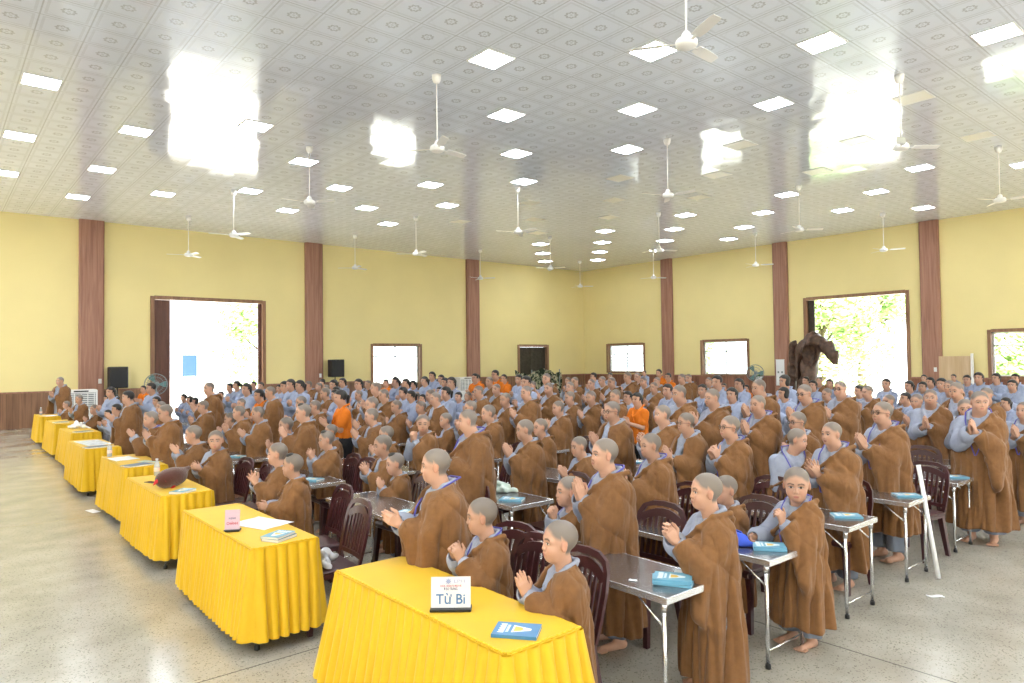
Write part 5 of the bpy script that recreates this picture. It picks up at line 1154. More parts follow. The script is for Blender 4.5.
for n, (x, y, L) in enumerate(TABLES):
    t = thing('banquet_table', TLAB[n], 'table', (x, y, 0), 0, 'yellow skirted tables')
    mb = MB()
    mb.prism([(.03 + .03 * math.cos(a) if 0 else px, py) for px, py, a in [(0.03, 0, 0), (TD - .03, 0, 0), (TD, .03, 0), (TD, L - .03, 0), (TD - .03, L, 0), (.03, L, 0), (0, L - .03, 0), (0, .03, 0)]], TZ - .03, TZ)
    mb.build('cloth_top', M_CLOTH, t)
    co, F = skirt_mesh(0, TD, 0, L, TZ - .004, .075 + .012 * (n % 3), .115 if n == 0 else .045 + .01 * (n % 2), n + 1)
    put('skirt', np_mesh('skirt', co, F, M_CLOTH), t)
    # gathered ruffle along the top edge
    pts = []
    for (ax, ay), (bx, by) in (((.012, .012), (.012, L - .012)), ((.012, .012), (TD - .012, .012))):
        N = int(math.hypot(bx - ax, by - ay) / .012)
        mb = MB(); q = []
        for k in range(N + 1):
            u = k / N; q.append((ax + (bx - ax) * u + .003 * math.sin(k * 1.9) * (ax == bx), ay + (by - ay) * u + .003 * math.sin(k * 1.9) * (ay == by), TZ + .003 + .003 * math.sin(k * 2.3)))
        mb.tube(q, .0075, 6); pts.append(mb)
    pts[0].v += []; o = len(pts[0].v)
    a, b = pts; a.f += [tuple(i + o for i in f) for f in b.f]; a.v += b.v; a.mi += b.mi; a.sm += b.sm
    a.build('ruffle_trim', M_CLOTH, t)
    for lx in (.05, TD - .05):
        for ly in (.06, L - .06):
            l = MB().tube([(lx, ly, .02), (lx, ly, TZ - .03)], .014, 8).build('leg', M_CHROME, t)
            MB().lathe([(.018, 0), (.020, .004), (.018, .03), (.012, .034)], 12, (lx, ly, 0)).build('foot_cap', M_BLACK, l)

# ---------------------------------------------------------------- steel folding desks
DZ, DD, DL = .70, .505, 1.6
def make_desk():
    t = thing('folding_desk', 'x', 'desk', (0, 0, 0), 0, 'steel folding desks')
    m = MB(); m.box(.012, DD - .012, .012, DL - .012, DZ - .012, DZ, 0)
    m.build('desktop', M_STEEL, t)
    m = MB()
    for a in ((0, .012, 0, DL), (DD - .012, DD, 0, DL), (.012, DD - .012, 0, .012), (.012, DD - .012, DL - .012, DL)): m.box(*a, DZ - .038, DZ + .001, 0, .002)
    m.build('rim', M_RIM, t)
    for ly in (.045, DL - .045):
        for lx in (.03, DD - .03):
            l = MB().tube([(lx, ly, .02), (lx, ly, DZ - .035)], .0125, 12)
            l.lathe([(.017, 0), (.017, .05)], 12, (lx, ly, DZ - .088))
            l = l.build('leg', M_CHROME, t)
            MB().lathe([(.014, 0), (.018, .002), (.017, .03), (.013, .032)], 12, (lx, ly, 0)).build('foot_cap', M_BLACK, l)
            s = 1 if ly < DL / 2 else -1
            b = MB().tube([(lx, ly + s * .012, DZ - .17), (lx, ly + s * .20, DZ - .03)], .006, 8); b.tube([(lx - .012, ly + s * .004, DZ - .17), (lx + .012, ly + s * .004, DZ - .17)], .007, 8)
            b.build('strut', M_CHROME, t)
        MB().tube([(.03, ly, .11), (DD - .03, ly, .11)], .006, 8).build('foot_rail', M_CHROME, t)
    return t
DESKS = [  # x of the front edge, y of the near end, label
    (3.06, 2.36, 'steel folding desk with a stack of blue booklets, behind the nearest yellow table'),
    (4.10, 2.35, 'steel folding desk with the blue cloth bag on it'),
    (5.33, 2.40, 'steel folding desk by the aisle, just behind the one with the blue bag'),
    (6.58, 2.44, 'steel folding desk by the aisle with the white stick leaning on it'),
    (7.92, 2.48, 'steel folding desk by the aisle, two behind the blue bag desk and one more'),
    (9.12, 2.51, 'steel folding desk by the aisle, last but one of the aisle desks'),
    (10.42, 2.50, 'steel folding desk by the aisle at the edge of the picture'),
]
DESKS[3] = (6.58, 2.44, 'steel folding desk by the aisle, next but one past the blue bag desk')
DESKS[4] = (7.92, 2.48, 'steel folding desk by the aisle whose corner stands just past the leaning white stick')
RW = [2.92, 3.95, 5.2, 6.5, 7.85, 9.1, 10.4]
for b, y0 in enumerate((4.66, 7.0, 9.40, 12.2, 14.9)):
    for r, x in enumerate(RW[: (7, 6, 5, 4, 3)[b]]):
        x += .10 * b * (1 if b > 0 else 0) * .8
        DESKS.append((x, y0 + .05 * r, 'steel folding desk in the %s row behind the yellow tables, %s desk from the aisle' % (ORD[r + 1], ORD[b + 2])))
d0 = make_desk(); index_kids()
for n, (x, y, lab) in enumerate(DESKS):
    o = d0 if n == 0 else dup(d0, (x, y, 0)); o.location = (x, y, 0); o['label'] = lab

# ---------------------------------------------------------------- maroon plastic chairs
def make_chair():
    """Faces -X; origin on the floor below the middle of the seat."""
    t = thing('plastic_chair', 'x', 'chair', (0, 0, 0), 0, 'maroon plastic chairs')
    s = MB(); s.box(-.20, .19, -.20, .20, .415, .44, 0, .011); s.box(-.205, -.18, -.19, .19, .385, .43, 0, .008); s.box(-.18, .17, -.205, -.185, .385, .42); s.box(-.18, .17, .185, .205, .385, .42)
    s.build('seat', M_CHAIR, t)
    # backrest: arched frame, six slats, raked back and bowed
    def bk(u, v): return (.185 + .11 * v + .018 * (1 - (u / .21) ** 2), u, .43 + .455 * v)
    b = MB()
    fr = [(-.185, 0), (-.20, .3), (-.205, .6), (-.195, .82), (-.16, .94), (-.09, .99), (0, 1.0), (.09, .99), (.16, .94), (.195, .82), (.205, .6), (.20, .3), (.185, 0)]
    def strip(pts, w, th):
        v, f = [], []; n = len(pts)
        for i, (u, q) in enumerate(pts):
            a = np.array(pts[max(i - 1, 0)]); c = np.array(pts[min(i + 1, n - 1)]); d = c - a; d = d / np.linalg.norm(d); nn = np.array([-d[1], d[0]])
            for sg in (-1, 1):
                for dp in (-th, th):
                    uu, vv = np.array([u, q * 1.0]) + nn * np.array([1, 2.2]) * sg * w; p = bk(uu, vv); v.append((p[0] + dp, p[1], p[2]))
        for i in range(n - 1):
            a, c = i * 4, i * 4 + 4
            f += [(a, c, c + 1, a + 1), (a + 2, a + 3, c + 3, c + 2), (a, a + 2, c + 2, c), (a + 1, c + 1, c + 3, a + 3)]
        f += [(0, 1, 3, 2), (n * 4 - 4, n * 4 - 2, n * 4 - 1, n * 4 - 3)]; b.add(v, f)
    strip(fr, .019, .011); strip([(u, .86 - .14 * (u / .19) ** 2) for u in np.linspace(-.185, .185, 9)], .030, .009); strip([(u, .14) for u in np.linspace(-.185, .185, 7)], .016, .009)
    for u in np.linspace(-.145, .145, 7): strip([(u, .12), (u * 1.03, .45), (u * 1.03, .82)], .0115, .006)
    b.build('backrest', M_CHAIR, t)
    for sx in (-1, 1):
        for sy in (-1, 1):
            x0, y0 = sx * .165, sy * .17; x1, y1 = sx * .205 + (.03 if sx > 0 else 0), sy * .20
            mb = MB(); v = []
            for z, x, y, w in ((.425, x0, y0, .026), (.0, x1, y1, .017)): v += [(x - w, y - w, z), (x + w, y - w, z), (x + w, y + w, z), (x - w, y + w, z)]
            mb.add(v, [(0, 1, 2, 3), (7, 6, 5, 4), (0, 4, 5, 1), (1, 5, 6, 2), (2, 6, 7, 3), (3, 7, 4, 0)]); mb.build('leg', M_CHAIR, t)
    return t
c0 = make_chair(); index_kids()
for n, (x, y, rz, lab) in enumerate(CHAIRS):
    o = c0 if n == 0 else dup(c0, (x, y, 0)); o.location = (x, y, 0); o.rotation_euler.z = math.radians(rz); o['label'] = lab

# ---------------------------------------------------------------- things on the tables
M_PAPER = mat('white_paper', (.82, .83, .86), .8, .2)
M_PAGES = mat('book_pages', (.80, .76, .70), .8, .2, noise=.1, nscale=300)
M_BLUE = mat('booklet_cover', (.06, .22, .45), .35, .5, noise=.08, nscale=12)
M_BLUE2 = mat('booklet_cover_pale', (.13, .35, .50), .35, .5, noise=.08, nscale=12)
M_GREYC = mat('folder_cover', (.10, .16, .22), .4, .4)
M_PRW, M_PRY = mat('cover_print_white', (.80, .86, .88), .4, .4), mat('cover_print_gold', (.80, .50, .10), .4, .4)
def book(name, lab, loc, rz, w=.15, l=.21, t=.013, cov=None, print_=True, group='blue booklets on the tables', cat='book'):
    cov = cov or M_BLUE; b = thing(name, lab, cat, loc, math.radians(rz), group)
    m = MB(); m.box(-w / 2, w / 2, -l / 2, l / 2, 0, .0012); m.box(-w / 2, w / 2, -l / 2, l / 2, t - .0012, t); m.box(-w / 2, -w / 2 + .0015, -l / 2, l / 2, .0012, t - .0012); m.build('cover', cov, b)
    MB().box(-w / 2 + .002, w / 2 - .003, -l / 2 + .003, l / 2 - .003, .0012, t - .0012).build('pages', M_PAGES, b)
    if print_:
        p = MB(); z = t + .0004
        for k, (a, c) in enumerate(((.055, .085), (.035, .05))):
            for q in range(9 - 2 * k): p.box(-.052 + q * .0125 + k * .012, -.043 + q * .0125 + k * .012, a, c - .004 * (q % 2), t, z)
        p.add([(-.045, .02, z), (.045, .02, z), (.012, -.07, z), (-.012, -.07, z)], [(3, 2, 1, 0)], 0)
        p.add([(-.03, .012, z + .0003), (.03, .012, z + .0003), (.02, -.022, z + .0003), (.0, -.035, z + .0003), (-.02, -.022, z + .0003)], [(4, 3, 2, 1, 0)], 1)
        p.build('cover_print', [M_PRW, M_PRY], b)
    return b
def sheet(lab, loc, rz, w, l, name='paper_sheet', m_=None, curl=.004, group='loose papers on the tables'):
    v = []; f = []; n = 6
    for i in range(n + 1):
        for j in range(n + 1):
            x, y = (i / n - .5) * w, (j / n - .5) * l; z = .0012 + curl * abs(math.sin(i * 1.1 + j * .7)) * (abs(i / n - .5) + abs(j / n - .5))
            v += [(x, y, z), (x, y, z - .0009)]
    for i in range(n):
        for j in range(n):
            a, b, c, d = [2 * (p * (n + 1) + q) for p, q in ((i, j), (i + 1, j), (i + 1, j + 1), (i, j + 1))]; f += [(a, b, c, d), (d + 1, c + 1, b + 1, a + 1)]
    per = [(i, 0) for i in range(n)] + [(n, j) for j in range(n)] + [(i, n) for i in range(n, 0, -1)] + [(0, j) for j in range(n, 0, -1)]
    for (p, q), (r, s) in zip(per, per[1:] + per[:1]):
        a, b = 2 * (p * (n + 1) + q), 2 * (r * (n + 1) + s); f.append((b, a, a + 1, b + 1))
    o = MB().add(v, f, 0, True).build(name, m_ or M_PAPER, None, loc, math.radians(rz)); tag(o, lab, 'paper', group); return o
def text_mesh(s, size, m_, name, extr=.0004, bold=0):
    cu = bpy.data.curves.new(name, 'FONT'); cu.body = s; cu.size = size; cu.extrude = extr; cu.offset = bold; cu.align_x = 'CENTER'; cu.align_y = 'CENTER'; cu.resolution_u = 3
    o = bpy.data.objects.new(name, cu); COL.objects.link(o); bpy.context.view_layer.update()
    me = bpy.data.meshes.new_from_object(o.evaluated_get(bpy.context.evaluated_depsgraph_get())); bpy.data.objects.remove(o); bpy.data.curves.remove(cu)
    me.materials.clear(); me.materials.append(m_); return me
def card(lab, loc, rz, w, h, body, big, col, cat='sign', small=()):
    """Standing card: white face on a dark base, tilted back a little."""
    t = thing('name_card', lab, cat, loc, math.radians(rz))
    MB().box(-.04, .04, -w / 2 - .004, w / 2 + .004, 0, .014, 0, .003).build('base', M_BLACK, t)
    M = Matrix.Translation((-.008, 0, .012)) @ Matrix.Rotation(math.radians(8), 4, 'Y')
    MB().box(-.0025, .0025, -w / 2, w / 2, 0, h).xf(M).build('face', body, t)
    F = M @ Matrix.Translation((-.0032, 0, 0)) @ Matrix(((0, 0, -1, 0), (-1, 0, 0, 0), (0, 1, 0, 0), (0, 0, 0, 1)))
    def txt(s, size, m_, y, bold=0, x=0, wmax=None):
        me = text_mesh(s, size, m_, 'lettering', bold=bold); o = put('lettering', me, t)
        k = 1
        if wmax:
            xs = [v.co.x for v in me.vertices]; k = wmax / (max(xs) - min(xs))
        me.transform(F @ Matrix.Translation((x, y, 0)) @ Matrix.Diagonal((k, 1, 1, 1))); return o
    return t, txt
M_CARD = mat('card_white', (.62, .62, .66), .3, .5)
M_ACR = mat('pink_acrylic', (.62, .45, .55), .15, .5)
M_INK = mat('blue_ink', (.05, .15, .33), .4, .4); M_RED = mat('red_ink', (.45, .03, .05), .4, .4); M_NAVY = mat('navy_ink', (.05, .05, .13), .4, .4); M_PALE = mat('pale_ink', (.26, .30, .50), .4, .4)
# things standing on the tables and desks
Z = TZ + .0005
t, txt = card('white name card on a black base with blue lettering, on the nearest yellow table', (2.08, 2.985, Z), 50, .205, .155, M_CARD, '', None)
txt('Từ Bi', .070, M_INK, .042, .0007, 0, .150); txt('ĐẠO TRÀNG', .018, M_NAVY, .094, .0003, 0, .070); txt('CHÙA - KHÓA TU MÙA HÈ', .013, M_RED, .109, .0002, 0, .11)
em = MB().lathe([(.002, 0), (.010, 0), (.010, .0006)], 20); 
for q in range(8):
    a = q * math.pi / 4; em.box(.012 * math.cos(a) - .0025, .012 * math.cos(a) + .0025, .012 * math.sin(a) - .0025, .012 * math.sin(a) + .0025, 0, .0006)
F0 = Matrix.Translation((-.008, 0, .012)) @ Matrix.Rotation(math.radians(8), 4, 'Y') @ Matrix.Translation((-.0032, 0, 0)) @ Matrix(((0, 0, -1, 0), (-1, 0, 0, 0), (0, 1, 0, 0), (0, 0, 0, 1)))
em.xf(F0 @ Matrix.Translation((-.012, .132, 0))).build('emblem', M_PALE, t)
txt('LPH', .024, M_PALE, .132, .0, .045, .055)
book('booklet', 'blue booklet with a gold and white picture on the nearest yellow table', (2.14, 2.53, Z), 38, .16, .215, .016)
t, txt = card('small pink clear sign on a dark base, on the second yellow table', (1.80, 5.50, Z), 58, .11, .15, M_ACR, '', None)
txt('CHÁNH', .026, M_RED, .046, .0006, 0, .082); txt('HẠNH', .02, M_NAVY, .085, .0003, 0, .05)
sheet('white paper sheet lying behind the pink sign on the second yellow table', (2.06, 5.60, Z), 20, .30, .42)
book('booklet', 'lower of the two stacked books on the second yellow table', (1.98, 5.02, Z), -62, .15, .21, .020, M_GREYC, False)
book('booklet', 'upper blue book of the two stacked on the second yellow table', (1.975, 5.03, Z + .0205), -58, .15, .21, .016, M_BLUE2)
ph = thing('mobile_phone', 'small dark phone lying by the plush bird', 'phone', (1.87, 8.36, Z), .4); MB().box(-.036, .036, -.07, .07, 0, .008, 0, .003).build('case', M_BLACK, ph); MB().box(-.032, .032, -.064, .064, .008, .0086).build('screen', mat('phone_glass', (.03, .03, .035), .08, .5), ph)
book('booklet', 'pale blue book lying beside the plush bird on the third yellow table', (1.97, 7.50, Z), -52, .15, .22, .022, M_BLUE2)
# plush bird
M_PLUSH = mat('brown_plush', (.085, .028, .020), .95, .1, bump=.5, bscale=220, sheen=.5); M_REDP = mat('red_plush', (.62, .05, .06), .9, .1); 
fd = Field(axis(-.20, .24, .007), axis(-.14, .14, .007), axis(-.005, .24, .007))
fd.ell((0, 0, .10), (.165, .105, .10), .0); fd.ell((-.10, 0, .085), (.09, .08, .075), .05); fd.cap((.10, .0, .13), (.20, 0, .17), .05, .02, .04)
co, F = fd.mesh(); pb = put('plush_toy', np_mesh('plush_toy', co, F, M_PLUSH), None, (1.98, 7.92, Z), math.radians(25)); tag(pb, 'dark brown plush bird toy with red cheeks, lying on the third yellow table', 'toy')
m = MB(); m.lathe([(.0, -.006), (.02, -.004), (.03, 0), (.02, .006), (.0, .008)], 14, (0, 0, 0)); me = m.xf(Matrix.Translation((-.125, -.066, .10)) @ Matrix.Rotation(math.radians(60), 4, 'X')).build('cheek', M_REDP, pb)
m = MB(); m.lathe([(.0, -.006), (.02, -.004), (.03, 0), (.02, .006), (.0, .008)], 14); m.xf(Matrix.Translation((-.125, .066, .10)) @ Matrix.Rotation(math.radians(-60), 4, 'X')).build('cheek', M_REDP, pb)
MB().tube([(-.175, 0, .09), (-.205, 0, .075), (-.23, 0, .05)], [.024, .016, .003], 10).build('beak', M_REDP, pb)
MB().lathe([(.0, -.010), (.009, -.006), (.011, 0), (.009, .006), (.0, .010)], 12).xf(Matrix.Translation((-.105, -.068, .135))).build('eye', M_WHITE, pb)
for q in (-1, 1): MB().tube([(-.02, q * .05, .012), (-.06, q * .075, .008), (-.085, q * .085, .006)], [.014, .012, .006], 8).build('foot', M_REDP, pb)
M_BOT = mat('clear_plastic', (.80, .84, .86), .12, .5); M_BOT.node_tree.nodes['Principled BSDF'].inputs['Transmission Weight'].default_value = .55; M_CAP = mat('bottle_cap', (.75, .78, .85), .4, .4)
def bottle(lab, loc, h=.19):
    b = thing('water_bottle', lab, 'bottle', loc, 0, 'water bottles on the yellow tables')
    MB().lathe([(.0, 0), (.028, .0), (.031, .008), (.031, .10), (.029, .115), (.031, .125), (.022, .15), (.0125, .165), (.0125, .178), (0, .178)], 20).build('body', M_BOT, b)
    MB().lathe([(.0, .176), (.015, .176), (.015, .194), (.013, .196), (.0, .196)], 16).build('cap', M_CAP, b); MB().lathe([(.0313, .05), (.0316, .051), (.0316, .092), (.0313, .093)], 20).build('paper_label', mat('label_pink', (.75, .55, .50), .5, .3) if 'label_pink' not in bpy.data.materials else bpy.data.materials['label_pink'], b)
    return b
bottle('clear water bottle at the far end of the plush bird table', (2.04, 8.84, Z)); bottle('clear water bottle at the far end of the fourth yellow table', (1.96, 11.12, Z)); bottle('clear water bottle on the farthest yellow table by the wainscot', (2.27, 21.85, Z))
sheet('white sheet lying in the middle of the fourth yellow table', (2.05, 10.75, Z), 8, .30, .42)
book('folder', 'dark grey folder at the near edge of the fourth yellow table', (2.05, 9.87, Z), -68, .22, .31, .018, M_GREYC, False, 'folders on the yellow tables', 'folder')
sheet('pale greenish sheet lying beside the dark folder on the fourth yellow table', (2.26, 10.17, Z), 35, .15, .30, m_=mat('pale_green_paper', (.55, .62, .52), .8, .2))
sheet('large pale printed sheet spread over the fifth yellow table', (2.10, 13.3, Z), 4, .36, .95, m_=mat('printed_paper', (.62, .63, .64), .8, .2, noise=.25, nscale=9))
book('folder', 'dark grey folder at the near end of the fifth yellow table', (2.02, 12.52, Z), -72, .22, .31, .016, M_GREYC, False, 'folders on the yellow tables', 'folder')
sheet('small white note next to the folder on the fifth yellow table', (2.2, 12.58, Z), 15, .11, .2)
# crumpled paper / cloth heaps
def crumple(name, lab, cat, loc, sx, sy, sz, seed, m_):
    r = random.Random(seed); fd = Field(axis(-sx * 1.3, sx * 1.3, .009), axis(-sy * 1.3, sy * 1.3, .009), axis(-.004, sz * 1.6, .009))
    for q in range(16):
        a = r.uniform(0, 6.28); d = r.uniform(0, .75); c = (sx * d * math.cos(a), sy * d * math.sin(a), sz * r.uniform(.2, .7) * (1.1 - .6 * d)); e = (c[0] + r.uniform(-.5, .5) * sx, c[1] + r.uniform(-.5, .5) * sy, max(.02, c[2] + r.uniform(-.3, .3) * sz)); fd.cap(c, e, r.uniform(.018, .035), r.uniform(.012, .028), .02)
    X, Y, Zz = fd.a[0][:, None, None], fd.a[1][None, :, None], fd.a[2][None, None, :]
    fd.d += (.010 * np.sin(52 * X + 30 * Zz + seed) * np.sin(47 * Y - 25 * Zz)).astype(np.float32)
    fd.op(lambda X, Y, Z: .002 - Z + 0 * X + 0 * Y, (-9, -9, -9), (9, 9, 9), .004, 'i')
    co, F = fd.mesh(); return tag(put(name, np_mesh(name, co, F, m_), None, loc), lab, cat)
crumple('crumpled_paper', 'heap of crumpled white paper on the sixth yellow table', 'paper', (2.32, 16.45, Z), .20, .30, .15, 3, M_PAPER)
book('folder', 'thin grey folder at the near edge of the sixth yellow table', (2.3, 15.6, Z), -75, .22, .3, .015, M_GREYC, False, 'folders on the yellow tables', 'folder')
book('booklet', 'thin book on the next to last yellow table of the row', (2.3, 18.55, Z), -78, .2, .28, .02, M_GREYC, False)
sheet('white sheet on the farthest yellow table by the wainscot', (2.42, 21.3, Z), 10, .28, .5)
crumple('folded_cloth', 'bundle of pale grey cloth lying on a maroon chair seat', 'cloth', (CHAIRS[1][0] - .03, CHAIRS[1][1] + .02, .4445), .15, .15, .13, 9, mat('grey_cotton', (.50, .51, .56), .9, .1))
# desks by the aisle
W = DZ + .0015
for q, (x, y, rz, c, lab) in enumerate([
    (3.305, 2.495, 27, M_BLUE2, 'bottom booklet of the stack of three on the nearest steel desk'), (3.295, 2.508, 38, M_BLUE2, 'middle booklet of the stack of three on the nearest steel desk'), (3.30, 2.50, 33, M_BLUE2, 'top booklet with gold picture of the stack on the nearest steel desk')]):
    book('booklet', lab, (x, y, W + q * .0125), rz, .155, .215, .012, c, q == 2)
sheet('small white paper behind the booklet stack on the nearest steel desk', (3.50, 2.56, W), 30, .10, .13); sheet('tiny white slip lying on the nearest steel desk', (3.16, 2.68, W), 20, .03, .05)
for q, (x, y, rz, lab) in enumerate([(4.36, 2.50, 35, 'lower pale blue booklet beside the blue cloth bag'), (4.36, 2.505, 37, 'upper pale blue booklet beside the blue cloth bag')]): book('booklet', lab, (x, y, W + q * .0135), rz, .15, .21, .013, M_BLUE2, q == 1)
DSK = {q: 1 for q in range(7)}
for x, y, rz, lab in [(5.68, 2.58, 40, 'pale blue booklet on the aisle desk just past the blue bag desk'), (6.90, 2.58, 42, 'pale blue booklet on the aisle desk in front of the leaning stick'), (8.30, 2.62, 44, 'pale blue booklet on the fifth aisle desk, under a hanging blue badge'), (9.40, 2.64, 45, 'pale blue booklet on the sixth aisle desk'), (4.15, 4.95, 35, 'pale blue booklet at the near end of a second row desk'), (6.75, 4.80, 40, 'pale blue booklet on the fourth row desk behind dark glasses'), (6.80, 5.62, 40, 'pale blue booklet further along the fourth row desk'), (3.15, 5.12, 25, 'pale blue booklet at the near end of the first row inner desk'), (3.25, 7.30, 30, 'pale blue booklet on the first row desk, two blocks in'), (3.3, 9.85, 30, 'pale blue booklet on the first row desk, three blocks in')]:
    book('booklet', lab, (x, y, W), rz, .155, .215, .014, M_BLUE2)
crumple('plastic_bag', 'small crumpled pale green plastic bag on the second row desk', 'bag', (4.35, 5.35, W), .10, .14, .09, 5, mat('pale_green_plastic', (.55, .65, .60), .35, .4))
# blue cloth bag
fd = Field(axis(-.13, .13, .007), axis(-.19, .19, .007), axis(-.004, .16, .007)); fd.ell((0, 0, .035), (.095, .15, .055), 0); fd.ell((.0, .05, .055), (.07, .09, .055), .05); fd.cap((-.02, -.12, .02), (-.01, -.165, .012), .03, .02, .03)
X, Y, Zz = fd.a[0][:, None, None], fd.a[1][None, :, None], fd.a[2][None, None, :]; fd.d += (.006 * np.sin(40 * Y + 22 * X) * np.sin(30 * X + 40 * Zz)).astype(np.float32); fd.op(lambda X, Y, Z: .002 - Z + 0 * X + 0 * Y, (-9, -9, -9), (9, 9, 9), .01, 'i')
co, F = fd.mesh(); bg = tag(put('cloth_bag', np_mesh('cloth_bag', co, F, mat('royal_blue_cloth', (.05, .10, .55), .8, .2, bump=.1)), None, (4.28, 2.77, W), .2), 'royal blue cloth bag slumped on the steel desk by the aisle', 'bag')
MB().tube([(.03, .10, .09), (.06, .02, .10), (.05, -.08, .075), (.0, -.14, .03)], .007, 8).build('strap', mat('blue_strap', (.04, .08, .40), .8, .2), bg)
# leaning white stick, floor litter
st = MB(); a, b = np.array((6.90, 2.33, .004)), np.array((6.98, 2.50, .985)); st.tube([a, a + (b - a) * .5, b], .019, 12)
tag(st.build('wooden_stick', M_WHITE), 'long white stick leaning against a steel desk by the aisle', 'stick')
tag(MB().box(-.05, .05, -.13, .13, 0, .006, 0, .002).build('folded_paper', M_PAPER, None, (1.74, 11.0, .0005), .2), 'white folded paper on the floor beside the yellow tables', 'paper')
sheet('torn white paper scrap on the floor by the aisle desks', (6.37, 2.18, .001), 50, .05, .13, 'paper_scrap', curl=.01)

# ---------------------------------------------------------------- along the walls
for n, (x, z, lab) in enumerate([(4.93, 1.57, 'black loudspeaker hanging by the column next to the tall doorway'), (12.9, 1.74, 'black loudspeaker hanging by the column between doorway and window')]):
    s = thing('loudspeaker', lab, 'speaker', (x, LY - .48, z), 0, 'black loudspeakers on the wall')
    MB().box(-.28, .28, -.20, .20, -.36, .36, 0, .02).build('cabinet', M_BLACK, s); MB().box(-.25, .25, -.215, -.20, -.33, .33, 0, .006).build('grille', mat('speaker_grille', (.03, .03, .032), .7, .3) if n == 0 else bpy.data.materials['speaker_grille'], s)
    MB().box(-.05, .05, .20, .475, -.05, .05).build('bracket', M_BLACK, s); MB().tube([(0, .1, -.36), (0, .1, -z + .03)], .02, 10).build('pole', M_BLACK, s)
    MB().lathe([(.22, 0), (.22, .015), (.03, .03)], 20, (0, .1, -z + .001)).build('base', M_BLACK, s)
for n, (x, y, lab) in enumerate([(3.72, 25.9, 'white evaporative air cooler standing before the first wooden column'), (19.15, 26.2, 'white evaporative air cooler standing by the third wooden column')]):
    c = thing('air_cooler', lab, 'air cooler', (x, y, 0), 0, 'white air coolers')
    MB().box(-.46, .46, -.28, .28, .12, 1.22, 0, .03).build('cabinet', M_WHITE, c)
    g = MB(); g.box(-.40, .40, -.288, -.279, .62, 1.12, 1)
    for z in np.linspace(.66, 1.09, 8): g.box(-.39, .39, -.305, -.286, z - .012, z + .012)
    for q in np.linspace(-.36, .36, 5): g.box(q - .01, q + .01, -.31, -.286, .64, 1.11)
    g.build('louvre', [M_WHITE, mat('grille_grey', (.25, .27, .28), .6, .3) if n == 0 else bpy.data.materials['grille_grey']], c)
    MB().box(-.2, .2, -.287, -.279, 1.15, 1.19).build('control_panel', M_BLACK, c)
    for q in (-.38, .38):
        for w in (-.2, .2): MB().tube([(q - .015, w, .06), (q + .015, w, .06)], .058, 14).build('caster', M_BLACK, c)
    MB().box(-.44, .44, -.26, .26, .09, .13).build('base', M_BLACK, c)
M_FANM = mat('fan_grey', (.20, .24, .25), .4, .4)
for n, (x, y, rz, zc, lab) in enumerate([(5.9, 25.7, -.4, 1.32, 'grey standing fan at the side of the tall doorway near the air cooler'), (26.9, 15.9, -1.2, 1.30, 'grey standing fan between the lattice window and the tall doorway')]):
    f = thing('pedestal_fan', lab, 'fan', (x, y, 0), rz, 'grey pedestal fans')
    MB().lathe([(.0, 0), (.24, 0), (.24, .03), (.05, .06), (.03, .1)], 24).build('base', M_BLACK, f); MB().tube([(0, .08, .08), (0, .08, zc)], .018, 10).build('pole', M_FANM, f)
    g = MB()
    for r, yy in ((.36, 0), (.35, -.05), (.25, -.085), (.12, -.10), (.35, .05)): g.tube([(r * math.cos(a), yy, zc + r * math.sin(a)) for a in np.linspace(0, 6.283, 33)[:-1]], .007, 6, close=True)
    for a in np.linspace(0, 6.283, 25)[:-1]: g.tube([(.36 * math.cos(a), 0, zc + .36 * math.sin(a)), (.30 * math.cos(a), -.072, zc + .30 * math.sin(a)), (.06 * math.cos(a), -.10, zc + .06 * math.sin(a))], .004, 5)
    g.build('cage', M_FANM, f)
    MB().lathe([(0, -.09), (.07, -.09), (.08, 0), (.05, .09), (0, .1)], 16).xf(Matrix.Translation((0, .12, zc)) @ Matrix.Rotation(math.pi / 2, 4, 'X')).build('motor', M_FANM, f)
    for q in range(3):
        b = MB(); a0 = q * 2.094; v = []
        for r, w in ((.05, .3), (.16, .55), (.30, .62), (.33, .4)):
            for sg, yy in ((-1, -.02), (1, .02)): v += [(r * math.cos(a0 + sg * w * .6), yy, zc + r * math.sin(a0 + sg * w * .6)), (r * math.cos(a0 + sg * w * .6), yy + .005, zc + r * math.sin(a0 + sg * w * .6))]
        ff = []
        for k in range(3): i = k * 4; ff += [(i, i + 2, i + 6, i + 4), (i + 1, i + 5, i + 7, i + 3), (i, i + 4, i + 5, i + 1), (i + 2, i + 3, i + 7, i + 6)]
        b.add(v, ff + [(0, 1, 3, 2), (12, 14, 15, 13)]); b.build('blade', mat('fan_blade', (.10, .22, .22), .3, .4) if 'fan_blade' not in bpy.data.materials else bpy.data.materials['fan_blade'], f)
